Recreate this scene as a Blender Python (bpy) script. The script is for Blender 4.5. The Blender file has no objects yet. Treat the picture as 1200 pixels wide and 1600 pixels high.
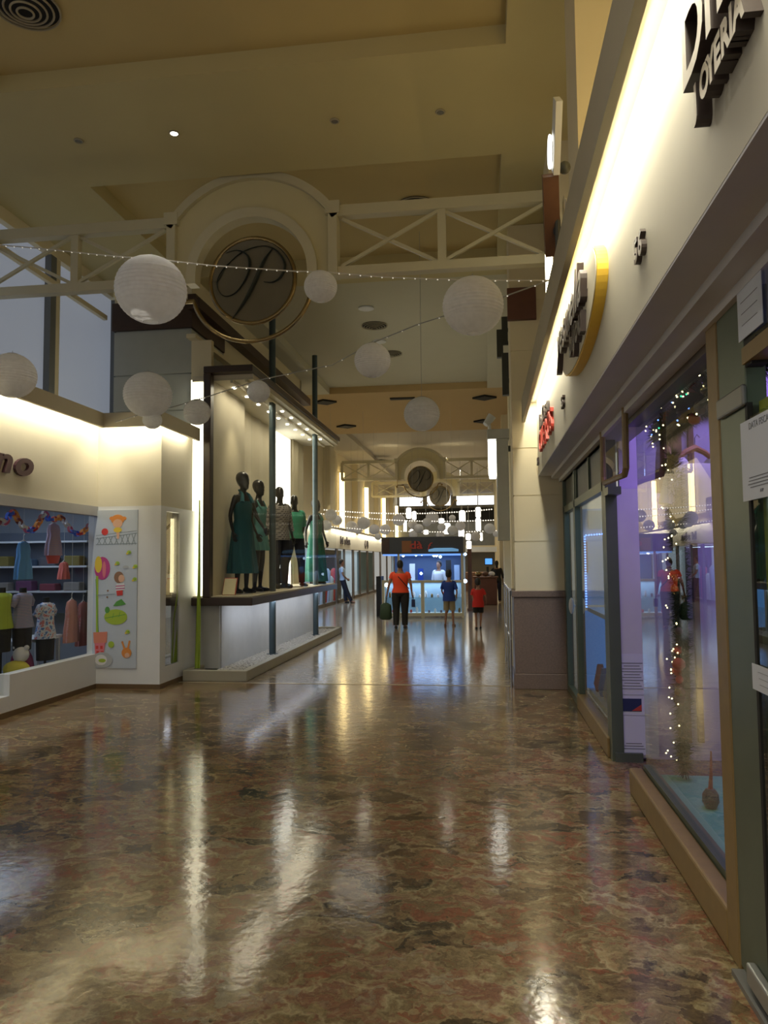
import bpy, bmesh, math, random
from mathutils import Vector, Matrix
random.seed(7)
PI = math.pi
SC = bpy.context.scene
COL = SC.collection

# ------------------------------------------------------------------ camera
CAMZ = 1.6; FPX = 1180.0
YAW, PITCH, ROLL = 0.13220845, 0.06438229, 0.010
cam = bpy.data.cameras.new('camera'); camo = bpy.data.objects.new('camera', cam); COL.objects.link(camo)
cam.sensor_fit = 'VERTICAL'; cam.sensor_height = 36.0; cam.lens = 36.0 * FPX / 1600.0
cam.clip_start = 0.05; cam.clip_end = 300
RM = Matrix.Rotation(YAW, 3, 'Z') @ Matrix.Rotation(PI/2 + PITCH, 3, 'X') @ Matrix.Rotation(-ROLL, 3, 'Z')
camo.matrix_world = Matrix.Translation((0, 0, CAMZ)) @ RM.to_4x4()
SC.camera = camo
def ray(px, py): return RM @ Vector(((px-600)/FPX, (800-py)/FPX, -1.0))
def atX(px, py, x):
    d = ray(px, py); t = x/d.x; return Vector((x, t*d.y, CAMZ+t*d.z))
def atY(px, py, y):
    d = ray(px, py); t = y/d.y; return Vector((t*d.x, y, CAMZ+t*d.z))

# ------------------------------------------------------------------ world, exposure
SC.view_settings.view_transform = 'Standard'; SC.view_settings.look = 'None'
SC.view_settings.exposure = 0.0; SC.view_settings.gamma = 1.0; SC.view_settings.use_curve_mapping = False
w = bpy.data.worlds.new('world'); SC.world = w; w.use_nodes = True
bg = w.node_tree.nodes['Background']; bg.inputs[0].default_value = (1.0, .97, .92, 1); bg.inputs[1].default_value = 0.42
try:
    SC.cycles.max_bounces = 8; SC.cycles.transparent_max_bounces = 16
    SC.cycles.sample_clamp_indirect = 6.0; SC.cycles.caustics_reflective = False; SC.cycles.caustics_refractive = False
except Exception: pass

def area(name, loc, sx, sy, power, col, rot=(0, 0, 0), spread=PI):
    l = bpy.data.lights.new(name, 'AREA'); l.shape = 'RECTANGLE'; l.size = sx; l.size_y = sy
    l.energy = power; l.color = col; l.spread = spread
    o = bpy.data.objects.new(name, l); o.location = loc; o.rotation_euler = rot; COL.objects.link(o); return o
def point(name, loc, power, col, r=.05):
    l = bpy.data.lights.new(name, 'POINT'); l.energy = power; l.color = col; l.shadow_soft_size = r
    o = bpy.data.objects.new(name, l); o.location = loc; COL.objects.link(o); return o
def spot(name, loc, power, col, rot=(0, 0, 0), size=1.0, blend=.5, r=.03):
    l = bpy.data.lights.new(name, 'SPOT'); l.energy = power; l.color = col; l.shadow_soft_size = r; l.spot_size = size; l.spot_blend = blend
    o = bpy.data.objects.new(name, l); o.location = loc; o.rotation_euler = rot; COL.objects.link(o); return o
WARM = (1.0, .80, .50); WHITE = (1.0, .93, .78); COOL = (.72, .82, 1.0)
# cove tubes behind the two lips, the near right one and the left shop one
area('cove_light', (.575, 4.1, 3.54), .07, 10.8, 140, (1.0, .93, .74), (0, math.radians(-35), 0))
area('cove_light', (-4.84, 6.5, 3.45), .06, 4.8, 38, (1.0, .93, .74), (0, math.radians(35), 0))
area('cove_light', (-4.5, 9.06, 3.44), .80, .06, 9, (1.0, .92, .72), (math.radians(25), 0, 0))
area('cove_light', (-4.06, 9.60, 3.44), .05, .9, 7, (1.0, .92, .72), (0, math.radians(25), 0))
# the upper gallery light behind the right lip, washing the ceiling
area('gallery_light', (.80, 4.5, 3.75), .2, 8.0, 20, (1.0, .74, .36), (0, math.radians(180), 0))
# added fill spots under the hall ceiling, with no fixtures of their own
def hall_spots(cx, cy, sx, sy, nx, ny, power, col, z=5.84, r=.06):
    for i in range(nx):
        for j in range(ny):
            x = cx+(i-(nx-1)/2)*sx; y = cy+(j-(ny-1)/2)*sy
            spot('hall_fill_spot', (x, y, z), power/(nx*ny), col, (0, 0, 0), 2.7, 1.0, r)
hall_spots(-2.2, .2, 1.8, 1.8, 2, 2, 300, (1.0, .93, .82))
hall_spots(-2.2, -4.0, 2.4, 2.4, 2, 2, 420, (1.0, .95, .88))
hall_spots(-3.0, 17.2, 1.9, 3.0, 1, 1, 150, (1.0, .92, .78), r=.6)
hall_spots(-2.4, 22.0, 2.4, 2.0, 2, 1, 200, (1.0, .90, .72))
hall_spots(-2.4, 32.0, 2.4, 6.0, 2, 2, 520, (1.0, .93, .84))
hall_spots(-2.4, 44.0, 2.4, 4.0, 2, 2, 420, (1.0, .95, .88))

# ------------------------------------------------------------------ materials
def nodes_of(m): return m.node_tree.nodes, m.node_tree.links
def M(name, col, rough=.6, metal=0., emis=0., ecol=None, var=.08, scale=6., bump=0., coat=0., bscale=None):
    m = bpy.data.materials.new(name); m.use_nodes = True; N, L = nodes_of(m); b = N['Principled BSDF']
    b.inputs['Roughness'].default_value = rough; b.inputs['Metallic'].default_value = metal
    if coat: b.inputs['Coat Weight'].default_value = coat
    tc = N.new('ShaderNodeTexCoord')
    nz = N.new('ShaderNodeTexNoise'); nz.inputs['Scale'].default_value = scale; nz.inputs['Detail'].default_value = 4
    L.new(tc.outputs['Object'], nz.inputs['Vector'])
    mx = N.new('ShaderNodeMix'); mx.data_type = 'RGBA'
    mx.inputs[6].default_value = (*[c*(1-var) for c in col], 1); mx.inputs[7].default_value = (*[min(1, c*(1+var)) for c in col], 1)
    L.new(nz.outputs['Fac'], mx.inputs[0]); L.new(mx.outputs[2], b.inputs['Base Color'])
    if emis: b.inputs['Emission Color'].default_value = (*(ecol or col), 1); b.inputs['Emission Strength'].default_value = emis
    if bump:
        n2 = N.new('ShaderNodeTexNoise'); n2.inputs['Scale'].default_value = bscale or scale*6; L.new(tc.outputs['Object'], n2.inputs['Vector'])
        bp = N.new('ShaderNodeBump'); bp.inputs['Strength'].default_value = bump; bp.inputs['Distance'].default_value = .01
        L.new(n2.outputs['Fac'], bp.inputs['Height']); L.new(bp.outputs[0], b.inputs['Normal'])
    return m
def glass_mat(name, tint=(.92, .97, .95), ior=1.5, boost=1.0, rough=0.0):
    m = bpy.data.materials.new(name); m.use_nodes = True; N, L = nodes_of(m)
    for n in list(N): N.remove(n)
    out = N.new('ShaderNodeOutputMaterial'); t = N.new('ShaderNodeBsdfTransparent'); t.inputs[0].default_value = (*tint, 1)
    g = N.new('ShaderNodeBsdfGlossy'); g.inputs['Roughness'].default_value = rough; g.inputs[0].default_value = (.95, .97, 1, 1)
    f = N.new('ShaderNodeFresnel'); f.inputs[0].default_value = ior
    mu = N.new('ShaderNodeMath'); mu.operation = 'MULTIPLY'; mu.inputs[1].default_value = boost; mu.use_clamp = True
    mx = N.new('ShaderNodeMixShader'); geo = N.new('ShaderNodeNewGeometry'); inv = N.new('ShaderNodeMath'); inv.operation = 'SUBTRACT'; inv.inputs[0].default_value = 1.0; L.new(geo.outputs['Backfacing'], inv.inputs[1])
    m2 = N.new('ShaderNodeMath'); m2.operation = 'MULTIPLY'; L.new(f.outputs[0], m2.inputs[0]); L.new(inv.outputs[0], m2.inputs[1]); L.new(m2.outputs[0], mu.inputs[0]); L.new(mu.outputs[0], mx.inputs[0])
    L.new(t.outputs[0], mx.inputs[1]); L.new(g.outputs[0], mx.inputs[2]); L.new(mx.outputs[0], out.inputs[0]); return m
def emit(name, col, s):
    m = bpy.data.materials.new(name); m.use_nodes = True; N, L = nodes_of(m); b = N['Principled BSDF']
    b.inputs['Base Color'].default_value = (*[c*.6 for c in col], 1); b.inputs['Emission Color'].default_value = (*col, 1); b.inputs['Emission Strength'].default_value = s; return m
def ramp(N, stops):
    r = N.new('ShaderNodeValToRGB'); e = r.color_ramp.elements
    e[0].position, e[0].color = stops[0][0], (*stops[0][1], 1); e[1].position, e[1].color = stops[-1][0], (*stops[-1][1], 1)
    for p, c in stops[1:-1]:
        x = e.new(p); x.color = (*c, 1)
    return r
def marble(name, pal, vein, rough=.12, k=1.0, cells=.45):
    """breccia: warped broken stones, each of its own brown, streaked and crossed by pale crumbling veins"""
    m = bpy.data.materials.new(name); m.use_nodes = True; N, L = nodes_of(m); b = N['Principled BSDF']
    tc = N.new('ShaderNodeTexCoord')
    def noise(sc, det, rg, dis, vec):
        n = N.new('ShaderNodeTexNoise'); n.inputs['Scale'].default_value = sc; n.inputs['Detail'].default_value = det; n.inputs['Roughness'].default_value = rg; n.inputs['Distortion'].default_value = dis; L.new(vec, n.inputs['Vector']); return n
    def mathn(op, a, b_):
        n = N.new('ShaderNodeMath'); n.operation = op
        for i, q in enumerate((a, b_)):
            if isinstance(q, (int, float)): n.inputs[i].default_value = q
            else: L.new(q, n.inputs[i])
        return n.outputs[0]
    n1 = noise(4.5*k, 5, .6, 0, tc.outputs['Object'])
    sub = N.new('ShaderNodeVectorMath'); sub.operation = 'SUBTRACT'; sub.inputs[1].default_value = (.5, .5, .5); L.new(n1.outputs['Color'], sub.inputs[0])
    sc = N.new('ShaderNodeVectorMath'); sc.operation = 'SCALE'; sc.inputs['Scale'].default_value = .36/k; L.new(sub.outputs[0], sc.inputs[0])
    ad = N.new('ShaderNodeVectorMath'); ad.operation = 'ADD'; L.new(tc.outputs['Object'], ad.inputs[0]); L.new(sc.outputs[0], ad.inputs[1])
    mp = N.new('ShaderNodeMapping'); mp.inputs['Rotation'].default_value = (0, 0, .25); mp.inputs['Scale'].default_value = (.75, 1.3, 1); L.new(ad.outputs[0], mp.inputs[0])
    P = mp.outputs[0]
    v = N.new('ShaderNodeTexVoronoi'); v.inputs['Scale'].default_value = 5.5*k; L.new(P, v.inputs['Vector'])
    v3 = N.new('ShaderNodeTexVoronoi'); v3.inputs['Scale'].default_value = 15*k; L.new(P, v3.inputs['Vector'])
    s1 = N.new('ShaderNodeSeparateColor'); L.new(v.outputs['Color'], s1.inputs[0]); s2 = N.new('ShaderNodeSeparateColor'); L.new(v3.outputs['Color'], s2.inputs[0])
    n2 = noise(12*k, 8, .72, 1.2, P)
    f = mathn('ADD', mathn('MULTIPLY', s1.outputs[0], cells), mathn('ADD', mathn('MULTIPLY', s2.outputs[0], .20), mathn('MULTIPLY', n2.outputs['Fac'], .80-cells)))
    r = ramp(N, pal); L.new(f, r.inputs[0])
    # fine dark and light crumbs
    n5 = noise(38*k, 4, .7, .6, P); rr_ = ramp(N, [(.30, (.55, .55, .55)), (.5, (1, 1, 1)), (.72, (1.4, 1.36, 1.25))]); L.new(n5.outputs['Fac'], rr_.inputs[0])
    mul_ = N.new('ShaderNodeMix'); mul_.data_type = 'RGBA'; mul_.blend_type = 'MULTIPLY'; mul_.inputs[0].default_value = .8; L.new(r.outputs[0], mul_.inputs[6]); L.new(rr_.outputs[0], mul_.inputs[7])
    # veins: round the stones, broken by noise, and a second finer set
    def vein_set(sc_, wd, lo):
        e_ = N.new('ShaderNodeTexVoronoi'); e_.feature = 'DISTANCE_TO_EDGE'; e_.inputs['Scale'].default_value = sc_; L.new(P, e_.inputs['Vector'])
        q = ramp(N, [(0, (1, 1, 1)), (wd, (.5, .5, .5)), (wd*2.6, (0, 0, 0))]); L.new(e_.outputs['Distance'], q.inputs[0])
        n3 = noise(sc_*.9, 5, .65, .5, tc.outputs['Object']); nr = ramp(N, [(lo, (0, 0, 0)), (lo+.10, (1, 1, 1))]); L.new(n3.outputs['Fac'], nr.inputs[0])
        return mathn('MULTIPLY', q.outputs[0], nr.outputs[0])
    vv = mathn('MAXIMUM', vein_set(5.5*k, .035, .47), mathn('MULTIPLY', vein_set(11*k, .05, .50), .8))
    mx = N.new('ShaderNodeMix'); mx.data_type = 'RGBA'; L.new(mathn('MULTIPLY', vv, .62), mx.inputs[0]); L.new(mul_.outputs[2], mx.inputs[6]); mx.inputs[7].default_value = (*vein, 1)
    L.new(mx.outputs[2], b.inputs['Base Color']); b.inputs['Roughness'].default_value = rough; b.inputs['IOR'].default_value = 1.5
    n4 = noise(13, 4, .5, 0, tc.outputs['Object'])
    bp = N.new('ShaderNodeBump'); bp.inputs['Strength'].default_value = .12; bp.inputs['Distance'].default_value = .010; L.new(n4.outputs['Fac'], bp.inputs['Height']); L.new(bp.outputs[0], b.inputs['Normal'])
    return m
def paper(name, col):
    m = bpy.data.materials.new(name); m.use_nodes = True; N, L = nodes_of(m)
    for n in list(N): N.remove(n)
    out = N.new('ShaderNodeOutputMaterial'); d = N.new('ShaderNodeBsdfDiffuse'); t = N.new('ShaderNodeBsdfTranslucent')
    tc = N.new('ShaderNodeTexCoord'); nz = N.new('ShaderNodeTexNoise'); nz.inputs['Scale'].default_value = 5; L.new(tc.outputs['Object'], nz.inputs['Vector'])
    r = ramp(N, [(.3, tuple(c*.92 for c in col)), (.7, col)]); L.new(nz.outputs['Fac'], r.inputs[0]); L.new(r.outputs[0], d.inputs[0]); L.new(r.outputs[0], t.inputs[0])
    mx = N.new('ShaderNodeMixShader'); mx.inputs[0].default_value = .45; L.new(d.outputs[0], mx.inputs[1]); L.new(t.outputs[0], mx.inputs[2]); L.new(mx.outputs[0], out.inputs[0]); return m
def stripes(name, c1, c2, sc_=20, axis='Z', chk=False):
    m = bpy.data.materials.new(name); m.use_nodes = True; N, L = nodes_of(m); b = N['Principled BSDF']; b.inputs['Roughness'].default_value = .8
    tc = N.new('ShaderNodeTexCoord')
    def wv(ax):
        q = N.new('ShaderNodeTexWave'); q.bands_direction = ax; q.inputs['Scale'].default_value = sc_; L.new(tc.outputs['Object'], q.inputs['Vector']); q.inputs['Distortion'].default_value = .3
        rr = ramp(N, [(.45, (0, 0, 0)), (.55, (1, 1, 1))]); L.new(q.outputs['Fac'], rr.inputs[0]); return rr
    a = wv(axis); fac = a.outputs[0]
    if chk:
        a2 = wv('DIAGONAL'); mm = N.new('ShaderNodeMath'); mm.operation = 'MULTIPLY'; L.new(a.outputs[0], mm.inputs[0]); L.new(a2.outputs[0], mm.inputs[1]); fac = mm.outputs[0]
    mx = N.new('ShaderNodeMix'); mx.data_type = 'RGBA'; L.new(fac, mx.inputs[0]); mx.inputs[6].default_value = (*c1, 1); mx.inputs[7].default_value = (*c2, 1); L.new(mx.outputs[2], b.inputs['Base Color']); return m
def floral(name, base, c2, c3):
    m = bpy.data.materials.new(name); m.use_nodes = True; N, L = nodes_of(m); b = N['Principled BSDF']; b.inputs['Roughness'].default_value = .8
    tc = N.new('ShaderNodeTexCoord'); n = N.new('ShaderNodeTexNoise'); n.inputs['Scale'].default_value = 22; L.new(tc.outputs['Object'], n.inputs['Vector'])
    r = ramp(N, [(.38, c3), (.45, base), (.55, base), (.62, c2)]); L.new(n.outputs['Fac'], r.inputs[0]); L.new(r.outputs[0], b.inputs['Base Color']); return m

m_floor = marble('breccia_marble', [(.22, (.045, .035, .02)), (.34, (.12, .08, .04)), (.42, (.18, .135, .065)), (.48, (.20, .075, .04)), (.54, (.14, .105, .05)), (.62, (.24, .18, .09)), (.69, (.18, .085, .05)), (.80, (.24, .20, .12))], (.42, .36, .19), .12, .78)
m_floor2 = marble('beige_marble', [(.25, (.12, .10, .075)), (.45, (.24, .20, .15)), (.6, (.30, .25, .19)), (.8, (.38, .33, .26))], (.5, .44, .35), .13, .8, .2)
m_ceil = M('ceiling_plaster', (.60, .49, .24), .9, var=.04, scale=2, bump=.03)
m_ceil_soff = M('soffit_plaster', (.60, .53, .29), .9, var=.04, scale=2, bump=.03)
m_ceil_cool = M('cool_light_tinted_plaster', (.60, .58, .46), .9, var=.03, scale=2)  # same ceiling paint, with the cool light of this bay mixed into its colour
m_ceil_far = M('far_ceiling_plaster', (.52, .48, .40), .9, var=.03, scale=2)
m_ceil_ochre = M('ochre_ceiling_plaster', (.55, .40, .20), .9, var=.03, scale=2)
m_cream = M('cream_plaster', (.78, .70, .50), .8, var=.04, scale=3, bump=.05)
m_fascia = M('cream_fascia_paint', (.66, .62, .49), .75, var=.03, scale=4, bump=.04)
m_lip = M('olive_grey_paint', (.40, .36, .26), .7, var=.05)
m_soffr = M('taupe_soffit_paint', (.62, .62, .64), .75, var=.06)
m_white = M('white_laminate', (.72, .74, .76), .4, var=.03)
m_whitewall = M('white_wall_paint', (.62, .60, .55), .7, var=.04, bump=.03)
m_greywall = M('grey_green_panel', (.44, .46, .42), .6, var=.06)
m_ltgrey = M('light_grey_render', (.55, .57, .58), .8, var=.08, bump=.05)
m_brown = M('dark_brown_wood', (.055, .028, .018), .45, var=.2, scale=12)
m_brown2 = M('reddish_brown_panel', (.14, .055, .035), .6, var=.15, scale=8)
m_frame = M('dark_bronze_frame', (.045, .028, .022), .35, var=.15)
m_truss = M('cream_truss_enamel', (.58, .54, .38), .45, var=.05)
m_brass = M('brass', (.30, .22, .10), .25, metal=.9, var=.1)
m_steel = M('blue_grey_steel', (.07, .105, .125), .4, metal=.3, var=.1)
m_chrome = M('chrome', (.6, .6, .6), .15, metal=1.)
m_granite = M('brown_granite', (.20, .145, .12), .35, var=.35, scale=60)
m_alum = M('green_grey_aluminium', (.12, .15, .11), .4, metal=.4, var=.1)
m_alumd = M('dark_grey_green_frame', (.05, .055, .05), .45, var=.1)
m_wood = M('honey_wood', (.25, .165, .06), .45, var=.2, scale=14)
m_woodd = M('dark_red_wood', (.16, .075, .04), .5, var=.2, scale=14)
m_kerb = M('grey_beige_kerb', (.42, .40, .32), .6, var=.08, bump=.05)
m_letter = M('dark_bronze_letter', (.05, .035, .03), .4, var=.1)
m_letterf = M('beige_letter_face', (.55, .50, .40), .5, var=.1)
m_plum = M('dark_plum_letter', (.06, .02, .03), .4)
m_red = M('red_acrylic', (.55, .06, .04), .4)
m_yellow = M('yellow_acrylic', (.85, .55, .06), .4)
m_black = M('black_gloss', (.006, .006, .007), .28, var=.1)
m_blackm = M('matt_black', (.012, .012, .012), .7)
m_glass = glass_mat('window_glass', (.96, .97, .96), boost=.22)
m_glassr = glass_mat('shop_window_glass', (.86, .92, .90), 1.55, 1.15)
m_medal = M('smoked_mirror_glass', (.17, .155, .115), .22, var=.15, scale=3)
m_lantern = paper('lantern_paper', (.93, .94, .97))
m_wire = M('grey_wire', (.35, .35, .33), .5)
m_wirew = M('pale_cable', (.65, .62, .55), .5)
m_paper = M('white_paper', (.66, .70, .78), .7, var=.02)
m_ink = M('grey_ink', (.18, .19, .22), .7)
m_frost = emit('frosted_dusk_glass', (.38, .42, .50), .40)
m_tube = emit('lit_tube', (1.0, .92, .66), 9.0)
m_tubew = emit('lit_warm_strip', (1.0, .74, .30), 5.0)
m_panelw = emit('backlit_white_panel', (1.0, .98, .88), 2.6)
m_bulb = emit('warm_bulb', (1.0, .76, .42), 7)
m_bulbw = emit('white_bulb', (1.0, .95, .85), 14)
m_bulbb = emit('blue_bulb', (.15, .3, 1.0), 6)
m_bulbg = emit('green_bulb', (.05, .9, .4), 3)
m_day = emit('daylight_glass', (.9, .95, 1.0), 2.2)
m_pebble = M('white_pebbles', (.62, .60, .55), .8, var=.3, scale=60, bump=1., bscale=70)
m_skin = M('brown_skin', (.30, .15, .09), .55)
m_hair = M('black_hair', (.010, .008, .007), .6)
m_leaf = M('dark_green_needles', (.012, .045, .02), .7, var=.4)

# ------------------------------------------------------------------ mesh builder
ORG = {}
class MB:
    def __init__(s): s.v = []; s.f = []; s.mi = []; s.cur = 0
    def face(s, idx): s.f.append(tuple(idx)); s.mi.append(s.cur)
    def box(s, x0, x1, y0, y1, z0, z1):
        b = len(s.v); s.v += [Vector(p) for p in ((x0,y0,z0),(x1,y0,z0),(x1,y1,z0),(x0,y1,z0),(x0,y0,z1),(x1,y0,z1),(x1,y1,z1),(x0,y1,z1))]
        for q in ((3,2,1,0),(4,5,6,7),(0,1,5,4),(1,2,6,5),(2,3,7,6),(3,0,4,7)): s.face([b+i for i in q])
        return s
    def bar(s, a, b_, wx, wz, up=(0, 0, 1)):
        a = Vector(a); b_ = Vector(b_); d = (b_-a).normalized(); u = Vector(up)
        if abs(d.dot(u)) > .98: u = Vector((0, 1, 0))
        r = d.cross(u).normalized(); u = r.cross(d).normalized(); k = len(s.v)
        for p in (a, b_):
            for i, j in ((-1,-1),(1,-1),(1,1),(-1,1)): s.v.append(p + r*(i*wx/2) + u*(j*wz/2))
        for q in ((3,2,1,0),(4,5,6,7),(0,1,5,4),(1,2,6,5),(2,3,7,6),(3,0,4,7)): s.face([k+i for i in q])
        return s
    def tube(s, pts, r, seg=10, closed=False, cap=True, flat=1.0):
        pts = [Vector(p) for p in pts]; n = len(pts); rs = r if isinstance(r, (list, tuple)) else [r]*n; k = len(s.v)
        prev = None
        for i, p in enumerate(pts):
            if closed: t = pts[(i+1) % n]-pts[i-1]
            else: t = pts[min(i+1, n-1)]-pts[max(i-1, 0)]
            t.normalize()
            if prev is None:
                u = Vector((0, 0, 1)) if abs(t.z) < .9 else Vector((0, 1, 0)); a = t.cross(u).normalized()
            else: a = (prev - t*prev.dot(t)).normalized()
            prev = a; b_ = t.cross(a)
            for j in range(seg):
                an = 2*PI*j/seg; s.v.append(p + a*math.cos(an)*rs[i] + b_*math.sin(an)*rs[i]*flat)
        for i in range(n if closed else n-1):
            i2 = (i+1) % n
            for j in range(seg): s.face((k+i*seg+j, k+i*seg+(j+1) % seg, k+i2*seg+(j+1) % seg, k+i2*seg+j))
        if cap and not closed:
            s.face([k+j for j in reversed(range(seg))]); s.face([k+(n-1)*seg+j for j in range(seg)])
        return s
    def rings(s, rows, seg=24, cap=True, fn=None):
        """rows: (cx, cy, z, rx, ry)"""
        k = len(s.v); n = len(rows)
        for i, (cx, cy, z, rx, ry) in enumerate(rows):
            for j in range(seg):
                an = 2*PI*j/seg; q = 1.0 if fn is None else fn(i/(n-1), an)
                s.v.append(Vector((cx+rx*q*math.cos(an), cy+ry*q*math.sin(an), z)))
        for i in range(n-1):
            for j in range(seg): s.face((k+i*seg+j, k+i*seg+(j+1) % seg, k+(i+1)*seg+(j+1) % seg, k+(i+1)*seg+j))
        if cap: s.face([k+j for j in reversed(range(seg))]); s.face([k+(n-1)*seg+j for j in range(seg)])
        return s
    def ell(s, c, r, seg=14, rows=8):
        c = Vector(c); rx, ry, rz = (r, r, r) if not isinstance(r, (tuple, list)) else r
        rr = []
        for i in range(rows+1):
            a = -PI/2+PI*i/rows; q = max(math.cos(a), .03); rr.append((c.x, c.y, c.z+rz*math.sin(a), rx*q, ry*q))
        return s.rings(rr, seg)
    def prism(s, poly, M4, d):
        """2-D polygon in the xy plane of M4, extruded d along its z"""
        k = len(s.v); n = len(poly)
        for z in (0, d):
            for x, y in poly: s.v.append(M4 @ Vector((x, y, z)))
        s.face([k+i for i in reversed(range(n))]); s.face([k+n+i for i in range(n)])
        for i in range(n): s.face((k+i, k+(i+1) % n, k+n+(i+1) % n, k+n+i))
        return s
    def annulus(s, c, r0, r1, a0, a1, y0, y1, seg=48):
        """ring sector standing in the xz plane, between y0 and y1"""
        k = len(s.v); full = abs(a1-a0-2*PI) < 1e-4
        for i in range(seg+1):
            a = a0+(a1-a0)*i/seg; ca, sa = math.cos(a), math.sin(a)
            for r, y in ((r0, y0), (r1, y0), (r1, y1), (r0, y1)): s.v.append(Vector((c[0]+r*ca, y, c[1]+r*sa)))
        for i in range(seg):
            for j in range(4): s.face((k+i*4+j, k+i*4+(j+1) % 4, k+(i+1)*4+(j+1) % 4, k+(i+1)*4+j))
        if not full: s.face((k, k+1, k+2, k+3)); e = k+seg*4; s.face((e+3, e+2, e+1, e))
        return s
    def mesh(s, me, M4):
        k = len(s.v)
        for v in me.vertices: s.v.append(M4 @ v.co)
        for p in me.polygons: s.face([k+i for i in p.vertices])
        return s
    def text(s, body, size, ext, M4, sx=1.0, shear=0.0, align='LEFT', bevel=0., space=1.0, offset=0.0):
        cu = bpy.data.curves.new('t', 'FONT'); cu.body = body; cu.size = size; cu.extrude = ext/2; cu.shear = shear; cu.align_x = align; cu.space_character = space
        cu.offset = offset; cu.resolution_u = 4
        ob = bpy.data.objects.new('t', cu); COL.objects.link(ob); dg = bpy.context.evaluated_depsgraph_get(); dg.update()
        me = bpy.data.meshes.new_from_object(ob.evaluated_get(dg)); s.mesh(me, M4 @ Matrix.Diagonal((sx, 1, 1, 1)))
        bpy.data.objects.remove(ob); bpy.data.curves.remove(cu); bpy.data.meshes.remove(me); return s
    def xf(s, M4):
        s.v = [M4 @ v for v in s.v]; return s
    def build(s, name, mat, parent=None, smooth=False, bevel=0., local=False, label=None):
        me = bpy.data.meshes.new(name)
        if parent is not None: o_ = Vector((0, 0, 0)) if local else ORG[parent.name]
        else:
            xs = [v.x for v in s.v]; ys = [v.y for v in s.v]; zs = [v.z for v in s.v]
            o_ = Vector(((min(xs)+max(xs))/2, (min(ys)+max(ys))/2, min(zs)))
        me.from_pydata([v-o_ for v in s.v], [], s.f)
        mats = mat if isinstance(mat, (list, tuple)) else [mat]
        for m in mats: me.materials.append(m)
        for p, i in zip(me.polygons, s.mi): p.material_index = min(i, len(mats)-1); p.use_smooth = smooth
        bm = bmesh.new(); bm.from_mesh(me); bmesh.ops.recalc_face_normals(bm, faces=bm.faces); bm.to_mesh(me); bm.free()
        o = bpy.data.objects.new(name, me); COL.objects.link(o)
        if parent is not None: o.parent = parent; ORG[o.name] = ORG.get(parent.name, Vector())
        else: o.location = o_; ORG[o.name] = o_
        if bevel:
            b = o.modifiers.new('bevel', 'BEVEL'); b.width = bevel; b.segments = 2; b.limit_method = 'ANGLE'
        if smooth and len(s.f) > 3:
            try: me.set_sharp_from_angle(angle=math.radians(40))
            except Exception: pass
        if label: o['label'] = label
        return o
def tag(o, label, cat, group=None, kind=None):
    o['label'] = label; o['category'] = cat
    if group: o['group'] = group
    if kind: o['kind'] = kind
    return o
def thing(name, label, cat, loc=(0, 0, 0), rotz=0., group=None):
    o = bpy.data.objects.new(name, None); o.empty_display_size = .1; COL.objects.link(o); o.location = loc; o.rotation_euler = (0, 0, rotz)
    ORG[o.name] = Vector(loc); return tag(o, label, cat, group)
def struct(name, mb, mat, **k):
    o = mb.build(name, mat, **k); o['kind'] = 'structure'; return o
def dup(root, loc=None, rotz=None, label=None, group=None, scale=None, parent=None):
    c = root.copy(); COL.objects.link(c)
    if parent is not None: c.parent = parent
    if loc is not None: c.location = loc
    if rotz is not None: c.rotation_euler = (0, 0, rotz)
    if scale is not None: c.scale = (scale,)*3 if not isinstance(scale, tuple) else scale
    if label: c['label'] = label
    if group: c['group'] = group
    for ch in list(root.children): dup(ch, parent=c)
    return c
def wallM(y, z, x, side):
    """frame for lettering on a wall: side +1 = right wall (read from the corridor), -1 = left wall, 0 = facing the camera"""
    if side == 1: R = Matrix(((0, 0, -1, x), (-1, 0, 0, y), (0, 1, 0, z), (0, 0, 0, 1)))
    elif side == -1: R = Matrix(((0, 0, 1, x), (1, 0, 0, y), (0, 1, 0, z), (0, 0, 0, 1)))
    else: R = Matrix(((1, 0, 0, x), (0, 0, -1, y), (0, 1, 0, z), (0, 0, 0, 1)))
    return R

# ================================================================== STRUCTURE
struct('floor', MB().box(-9, 4.5, -8, 9.8, -.12, 0), m_floor)
struct('floor', MB().box(-9, 4.5, 9.8, 50.4, -.12, 0), m_floor2)
struct('trim_1', MB().box(-4.1, .34, 9.775, 9.825, -.004, .003), M('brass_threshold', (.5, .42, .28), .3, metal=.6))
ZS, ZR = 5.9, 6.07
XL, XR = -9.0, 4.5
def soffit_run(y0, y1, recess=None):
    mb = MB()
    if recess is None: return mb.box(XL, XR, y0, y1, ZS, ZR)
    x0, x1, ra, rb = recess
    mb.box(XL, x0, y0, y1, ZS, ZR); mb.box(x1, XR, y0, y1, ZS, ZR)
    if ra > y0: mb.box(x0, x1, y0, ra, ZS, ZR)
    if rb < y1: mb.box(x0, x1, rb, y1, ZS, ZR)
    return mb
struct('ceiling', soffit_run(-8, 7.87, (-4.4, .25, -2.0, 6.13)), m_ceil_soff)
struct('ceiling', soffit_run(7.87, 11.3, (-4.4, .25, 7.87, 10.7)), m_ceil_soff)
struct('ceiling', soffit_run(11.3, 18.9, (-3.9, .13, 11.5, 18.9)), m_ceil_cool)
struct('ceiling', soffit_run(18.9, 25.0), m_ceil_ochre)
struct('ceiling', soffit_run(25.0, 50.4, (-4.6, .1, 25.0, 46)), m_ceil_far)
struct('ceiling', MB().box(XL, XR, -8, 11.3, ZR, ZR+.1), m_ceil)
struct('ceiling', MB().box(XL, XR, 11.3, 18.9, ZR, ZR+.1), m_ceil_cool)
struct('ceiling', MB().box(XL, XR, 18.9, 50.4, ZR, ZR+.1), m_ceil_far)

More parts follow.
